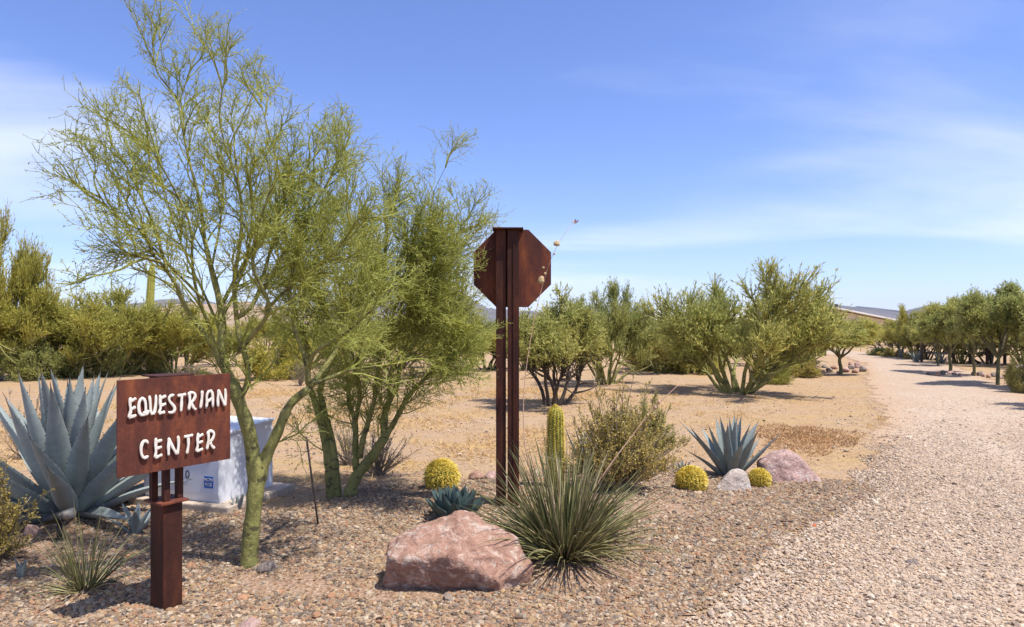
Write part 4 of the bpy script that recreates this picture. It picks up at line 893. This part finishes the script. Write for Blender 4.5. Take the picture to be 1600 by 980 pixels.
T2 = [([ga+A3(0, 0, -.1), P(518, 762, y2), P(512, 701, y2), P(498, 645, y2), P(488, 616, y2)], .062, .030), ([ga+A3(.05, .0, -.1), P(526, 762, y2), P(520, 695, y2), P(507, 645, y2+.05), P(499, 610, y2+.1)], .050, .028),
      limb(y2, y2-.3, .030, .014, (488, 618), (479, 591), (485, 559), (472, 520), (455, 470)), limb(y2-.3, y2-.5, .015, .005, (456, 474), (440, 430), (430, 380), (440, 330)),
      limb(y2+.1, y2+.2, .030, .014, (499, 612), (511, 575), (528, 548), (540, 500), (530, 440)), limb(y2+.2, y2+.4, .015, .005, (531, 445), (512, 405), (505, 370), (508, 340)), limb(y2+.2, y2, .014, .005, (531, 450), (550, 390), (548, 350), (542, 300), (540, 240), d=.4),
      ([gb+A3(0, 0, -.1), P(546, 772, y2), P(556, 743, y2), P(578, 720, y2), P(592, 697, y2), P(603, 682, y2)], .064, .044),
      limb(y2, y2+.2, .034, .018, (556, 735), (555, 701), (556, 655), (545, 635), (544, 600), (542, 570)), limb(y2+.2, y2+.4, .018, .006, (542, 575), (545, 520), (565, 450), (572, 410), (578, 375)),
      limb(y2, y2-.2, .024, .014, (555, 655), (562, 630), (561, 600), (556, 570)), limb(y2-.2, y2-.4, .014, .005, (556, 574), (570, 520), (590, 460), (602, 420), (604, 370), (612, 325)),
      limb(y2, y2-.1, .030, .016, (562, 715), (566, 690), (577, 655), (587, 619), (590, 578)), limb(y2-.1, y2-.5, .016, .006, (590, 582), (598, 530), (620, 480), (632, 440), (638, 395), (652, 360)),
      limb(y2, y2+.1, .042, .020, (602, 684), (599, 657), (605, 632), (621, 603), (625, 570)), limb(y2+.1, y2+.3, .020, .007, (625, 574), (637, 559), (650, 534), (668, 505), (668, 460), (664, 410), (672, 365)), limb(y2+.2, y2+.1, .006, .002, (671, 370), (674, 310), (684, 285), (698, 258), d=.2),
      limb(y2, y2-.15, .030, .014, (602, 684), (618, 657), (637, 619), (662, 594), (682, 572)), limb(y2-.15, y2-.2, .014, .005, (681, 574), (695, 540), (700, 480), (700, 425), (712, 380), (722, 345), d=.8), limb(y2-.15, y2-.5, .012, .004, (670, 585), (685, 550), (680, 490), (665, 430), (675, 370)),
      limb(y2-.1, y2-.6, .012, .004, (662, 594), (680, 575), (695, 560), (708, 535)), limb(y2, y2+.5, .014, .005, (605, 632), (610, 590), (630, 540), (640, 470), (645, 400)),
      limb(y2-.1, y2-.5, .010, .004, (625, 575), (640, 520), (670, 470), (680, 440), (690, 400), d=1.2), limb(y2-.1, y2-.7, .010, .004, (590, 580), (600, 540), (625, 500), (650, 480), (675, 500), d=1.3), limb(y2, y2+.6, .010, .004, (625, 570), (655, 545), (680, 525), (695, 490), (702, 440), d=1.2),
      limb(y2, y2-.5, .010, .004, (542, 575), (530, 520), (500, 480), (480, 440), (470, 400), d=1.3), limb(y2-.2, y2-.7, .010, .004, (556, 574), (545, 530), (555, 480), (575, 450), (590, 420), d=1.3), limb(y2, y2-.6, .009, .003, (681, 574), (692, 560), (700, 545), (706, 560), d=1.3)]
pv_tree('palo_verde_tree', g2, 'multi trunked green palo verde with dense yellow green crown left of the octagonal sign', T2, np.random.default_rng(202), 17, (.30, .70), 8, (.20, .45), 6, (.07, .22), 5, P(580, 480, y2), leaf=(.010, .022))

# ------------------------------------------------------------------ trees farther off: a few grown kinds, each tree its own copy
def template(kind, seed):
    r = np.random.default_rng(seed); K = 8
    cfg = dict(pv=(13, .92, .66, .24), mq=(7, .98, .66, .08), sp=(8, 1.0, .55, .16), bush=(18, 1.25, .6, .05), dark=(16, 1.3, .6, .0))[kind]
    ns, spread, hh, up = cfg; W, H = 3.4, 3.0
    fr = (np.arange(ns)+.5)/ns; az = np.arange(ns)*2.39996+r.normal(0, .2, ns); tl = np.arccos(1-fr*(1-math.cos(spread)))
    d = np.stack([np.sin(tl)*np.cos(az), np.sin(tl)*np.sin(az), np.cos(tl)], 1)
    pts = [np.stack([np.cos(az)*.06, np.sin(az)*.06, np.full(ns, -.12)], 1)]; L_ = hh*r.uniform(.88, 1.1, ns)/np.sqrt((np.sin(tl)/(W/2))**2+(np.cos(tl)/2.15)**2)
    if kind == 'sp':
        tr = resample(np.array([(0, 0, -.15), (.03, .02, .25), (-.03, .0, .45), (.0, .02, .6)]), 8); pts = [np.repeat(tr[-1:]-A3(0, 0, .03), ns, 0)]
    for k in range(K-1):
        d = unit(d+r.normal(0, .16, (ns, 3))+A3(0, 0, .06)); pts.append(pts[-1]+d*(L_/(K-1))[:, None])
    S = np.stack(pts, 1); wood = MB(); r0 = dict(pv=.030, mq=.038, sp=.035, bush=.014, dark=.014)[kind]
    if kind == 'sp': V, q, _, _ = tubes(tr[None], np.linspace(.055, .042, 8)[None], 8); wood.add(V, q)
    V, q, _, _ = tubes(S, np.linspace(r0, r0*.35, K)[None]*np.ones((ns, 1)), 7); wood.add(V, q)
    lowt = .38 if kind in ('pv', 'mq', 'sp') else .05
    k2 = dict(sp=.66, pv=.72, mq=.75).get(kind, .8)
    b2, _ = grow(S, max(5, 105//ns), lowt, 1, .5*k2, 1.0*k2, (.4, 1.0), 6, r, .18, up*.6, (A3(0, 0, .9), .35)); V, q, _, _ = tubes(b2, np.linspace(.016, .006, 6)[None]*np.ones((len(b2), 1)), 4); wood.add(V, q)
    thr = dict(pv=.50, mq=.80, sp=.72).get(kind, 0.0); b2 = b2[b2[:, -1, 2] > thr*.8]
    b3, _ = grow(b2, 9, .15, 1, .28*k2, .62*k2, (.35, 1.0), 5, r, .18, up, (A3(0, 0, .9), .12)); V, q, _, _ = tubes(b3, np.linspace(.008, .003, 5)[None]*np.ones((len(b3), 1)), 3); wood.add(V, q)
    b3 = b3[b3[:, -1, 2]+r.normal(0, .12, len(b3)) > thr]
    b4, _ = grow(b3, 8, .05, 1, .12, .34, (.25, .8), 3, r, .16, up)
    crown = MB(); V, q, _, tt = tubes(b4, np.linspace(.0045, .0015, 3)[None]*np.ones((len(b4), 1)), 3, r.uniform(.2, .9, len(b4))); crown.add(V, q, tint=tt)
    pos, tan, t, par = pick(b4, 6, .0, 1, r); n = len(pos); Lf = r.uniform(.03, .075, n)
    V, q, tt = leaves(pos, tan*(1.1 if kind == 'pv' else .4)+r.normal(size=(n, 3))*.45, Lf, Lf*(.22 if kind == 'pv' else .32), r, np.clip(r.normal(.5, .23, n), 0, 1)); crown.add(V, q, tint=tt)
    allv = np.concatenate(crown.V); lo, hi = np.percentile(allv, 1, 0), np.percentile(allv, 99, 0)
    s = A3(1/(hi[0]-lo[0]), 1/(hi[1]-lo[1]), 1/hi[2]); cc = A3((lo[0]+hi[0])/2*.0, 0, 0)
    for mbb in (wood, crown):
        for i in range(len(mbb.V)):
            mbb.V[i] = (mbb.V[i]-cc)*s
            if kind in ('bush', 'dark'): mbb.V[i][:, 2] = np.maximum(mbb.V[i][:, 2], -.05)
    lm = dict(pv='leaf_far', mq='leaf_mq', sp='leaf_far', bush='leaf_bush', dark='leaf_mq')[kind]; bk = dict(pv='bark', mq='bark_dark', sp='bark_mid', bush='bark_mid', dark='bark_dark')[kind]
    return wood.mesh('tree_wood', M[bk], True), crown.mesh('tree_crown', M[lm])
TP = {k: template(kd, sd) for k, kd, sd in (('pv1', 'pv', 14), ('pv2', 'pv', 2), ('mq1', 'mq', 3), ('mq2', 'mq', 7), ('sp1', 'sp', 4), ('bush1', 'bush', 5), ('dark1', 'dark', 6))}
TP['pvy'] = TP['pv2']; TP['bushy'] = TP['bush1']
rt = np.random.default_rng(9)
def tree(kind, px, py, wpx, hpx, label, group=None, rz=None, cat='tree', name=None):
    g = G(px, py); s = g[1]/F; wd, cr_ = TP[kind]
    nm = name or ('desert_bush' if kind[:4] in ('bush', 'dark') else 'mesquite_tree' if kind[:2] == 'mq' else 'palo_verde_tree' if kind[:2] == 'pv' else 'roadside_tree')
    t_ = thing(nm, label, cat if kind[:4] not in ('bush', 'dark') else 'bush', g, rt.uniform(0, 6.28) if rz is None else rz, group)
    sc_ = (wpx*s*rt.uniform(.92, 1.06), wpx*s*rt.uniform(.78, 1.15), hpx*s)
    obj('trunk', wd, t_, scale=sc_); co = tag(obj('crown', cr_, t_, scale=sc_), kind='stuff')
    if kind[-1] == 'y': co.material_slots[0].link = 'OBJECT'; co.material_slots[0].material = M['leaf_yel']
    return t_
tree('mq1', 862, 634, 175, 165, 'dark trunked mesquite with rounded crown behind the column cactus')
tree('pv2', 947, 600, 130, 148, 'palo verde with feathery upright twigs beyond the dark trunked mesquite')
tree('pv1', 1150, 614, 262, 180, 'broad bushy palo verde with many low trunks in the open sand')
tree('bushy', 1205, 600, 62, 44, 'small yellow green bush at the edge of the broad bushy palo verde')
tree('sp1', 1313, 585, 90, 90, 'lone small tree with thin trunk standing in a pile of rocks')
MID = 'trees and bushes behind the broad palo verde'
for a in (('pv2', 1032, 583, 105, 100, 'feathery green tree between the dark trunked mesquite and broad bushy palo verde'), ('mq2', 1080, 578, 110, 88, 'rounded green tree directly behind the broad bushy palo verde'),
          ('pv1', 1250, 572, 80, 66, 'green tree between the broad bushy palo verde and the lone roadside tree'), ('mq2', 1200, 570, 100, 60, 'low rounded tree behind the small yellow green bush')): tree(*a, MID)
for a in (('dark1', 1085, 583, 110, 52), ('dark1', 1045, 579, 80, 48), ('bush1', 1010, 578, 80, 60), ('dark1', 1245, 585, 70, 34), ('bush1', 1260, 590, 40, 24)): tree(*a, 'dark low bush in the thicket behind the broad bushy palo verde', MID+' low')
RGT = 'trees in the bed across the road'
for a in (('sp1', 1484, 583, 84, 112, 'mid sized slim trunked tree at the road end of the rock row'), ('sp1', 1521, 588, 84, 118, 'slim trunked tree in the middle of the rock row across the road'),
          ('sp1', 1559, 602, 125, 152, 'largest slim trunked tree standing before the rock row across the road'), ('sp1', 1466, 572, 56, 78, 'smallest slim trunked tree behind the rock row across the road')): tree(*a, RGT)
for a in (('sp1', 1690, 612, 150, 170), ('sp1', 1740, 642, 170, 200)): tree(*a, 'slim trunked tree past the scrubby bush casting shade onto the road', RGT)
for a in (('pv1', 1605, 574, 130, 118, 'tall feathery tree in the grove behind the broad dark boulder'), ('mq2', 1545, 568, 110, 104, 'rounded tree in the grove behind the largest slim trunked tree'), ('pv2', 1500, 568, 90, 88, 'feathery tree in the grove behind the mid sized slim trunked tree'),
          ('mq1', 1450, 562, 70, 66, 'rounded tree in the grove beside the start of the corral fence'), ('pv1', 1426, 560, 62, 76, 'taller feathery tree poking above the grove near the road bend'), ('mq2', 1396, 556, 70, 54, 'low rounded tree at the road bend end of the grove'), ('mq1', 1655, 572, 120, 105, 'rounded tree in the grove past the broad dark boulder')): tree(*a, 'grove across the road')
for a in (('bush1', 1598, 614, 44, 66), ('bush1', 1392, 558, 30, 14), ('bush1', 1428, 562, 26, 18), ('dark1', 1375, 556, 34, 12)): tree(*a, 'scrubby bush at the edge of the bed across the road', 'bushes across the road')
LFT = 'yellow green palo verdes left of the slender tree'
tree('pvy', -25, 596, 185, 258, 'tall feathery palo verde standing above the yellow green thicket')
for a in (('pvy', 70, 590, 190, 128, 'yellow green palo verde directly behind the huge agave beside the tall feathery tree'), ('pvy', 175, 587, 180, 130, 'yellow green palo verde between the huge agave and the lettered sign'),
          ('pvy', 275, 583, 150, 98, 'yellow green palo verde behind the lettered sign near the leaning saguaro'), ('pvy', -60, 594, 200, 140, 'yellow green palo verde on the outer side of the tall feathery palo verde'),
          ('pvy', 345, 572, 100, 62, 'low yellow green palo verde behind the trunk of the slender tree')): tree(*a, LFT)
for a in (('dark1', 60, 592, 110, 52), ('dark1', 140, 588, 100, 50), ('dark1', 225, 583, 80, 40)): tree(*a, 'dark shaded bush under the yellow green thicket', 'dark bushes in the thicket')
tree('bushy', 432, 592, 96, 72, 'round yellow green bush seen past the slender tree')
shrub('dry_shrub', G(470, 603), 'grey leafless bush right of the round yellow green bush', 1.0, .9, .75, 'leaf_dry', 71, 50, 9, 4, (.02, .04), .4)
shrub('dry_shrub', G(305, 592), 'low grey brush beyond the lettered sign', 1.6, 1.0, .5, 'leaf_dry', 72, 60, 9, 5, (.02, .05), .4)
CEN = 'trees across the field behind the multi trunked palo verde'
for a in (('pv1', 550, 573, 110, 68, 'far green tree seen between the trunks of the multi trunked palo verde'), ('mq2', 625, 576, 110, 74, 'rounded far tree behind the right stems of the multi trunked palo verde'),
          ('pv2', 700, 586, 125, 88, 'feathery tree across the field between multi trunked palo verde and octagonal sign'), ('mq1', 765, 578, 100, 72, 'rounded tree across the field directly behind the octagonal sign posts'),
          ('pv2', 815, 578, 100, 76, 'feathery tree across the field behind the dark trunked mesquite'), ('pvy', 480, 570, 90, 58, 'yellow green far tree behind the grey leafless bush')): tree(*a, CEN)
for k in range(30):
    px = -150+k*62+rt.uniform(-18, 18); py = 549+rt.uniform(-5, 9)
    if 1240 < px < 1400: continue
    tree(('pv1', 'mq1', 'pv2', 'mq2', 'pvy')[k % 5], px, py, rt.uniform(60, 95), rt.uniform(36, 56), 'far tree in the green belt along the horizon', 'far trees along the horizon')
for k in range(12):
    px = 1235+k*22+rt.uniform(-8, 8); tree(('mq1', 'pv1', 'mq2')[k % 3], px, 538+rt.uniform(-2, 4), rt.uniform(36, 55), rt.uniform(20, 36), 'far tree in the green belt in front of the tan barn', 'far trees by the barn')
# saguaro leaning behind the slender tree, agaves beyond the road bend
g = G(229, 560); sg = thing('saguaro', 'leaning saguaro stem showing above the thicket', 'cactus', g, 0); me, rr, zz = ribbed('saguaro_stem', .20, 4.9, 12, 'cactus', False); o = obj('stem', me, sg); o.rotation_euler = (0, .06, 0)
for k, (px, py) in enumerate(((1372, 553), (1432, 566), (1446, 560), (1470, 568), (1410, 560))):
    agave(G(px, py), 'grey green agave beside the far bend of the road', 13, .62, .085, 'agave_right', .05, .9, 80+k, 2, .05, .9, .1, k, 'agaves by the road bend', teeth=0)

# ------------------------------------------------------------------ corral fence across the road
fa, fb = G(1440, 566), G(1720, 575); fe = thing('corral_fence', 'dark pipe corral fence with rails behind the trees across the road', 'fence', fa)
for k in range(11):
    p = (fb-fa)*k/10; obj('post', MB().box((p[0], p[1], .6), (.09, .09, 1.5)).mesh('fpost', M['pipe']), fe)
for h in (.45, .85, 1.25):
    V, q, t, _ = tubes(np.stack([A3(0, -.07, h), fb-fa+A3(0, -.07, h)])[None], np.full((1, 2), .035), 8, cap=True); obj('rail', MB().add(V, q, t).mesh('rail', M['pipe'], True), fe)
gp = G(1281, 556); gt = thing('gate_post', 'thick dark gate post standing beyond the broad palo verde', 'post', gp); obj('shaft', MB().box((0, 0, .5), (.5, .5, 1.2), ch=.03).mesh('gshaft', M['steel']), gt); obj('cap', MB().box((0, 0, 1.13), (.6, .6, .06), ch=.01).mesh('gcap', M['steel']), gt)

# ------------------------------------------------------------------ air
hz_, nt, b = mat('haze_air'); nt.nodes.remove(b); pv = nt.nodes.new('ShaderNodeVolumePrincipled')
pv.inputs['Color'].default_value = (.66, .78, 1.0, 1); pv.inputs['Density'].default_value = .00006; pv.inputs['Anisotropy'].default_value = 0.0
nt.links.new(pv.outputs[0], nt.nodes['Material Output'].inputs['Volume'])
tag(obj('haze', MB().box((0, 0, 139), (17000, 17000, 282)).mesh('haze', hz_)), 'thin pale blue air over the desert', 'haze', kind='stuff')
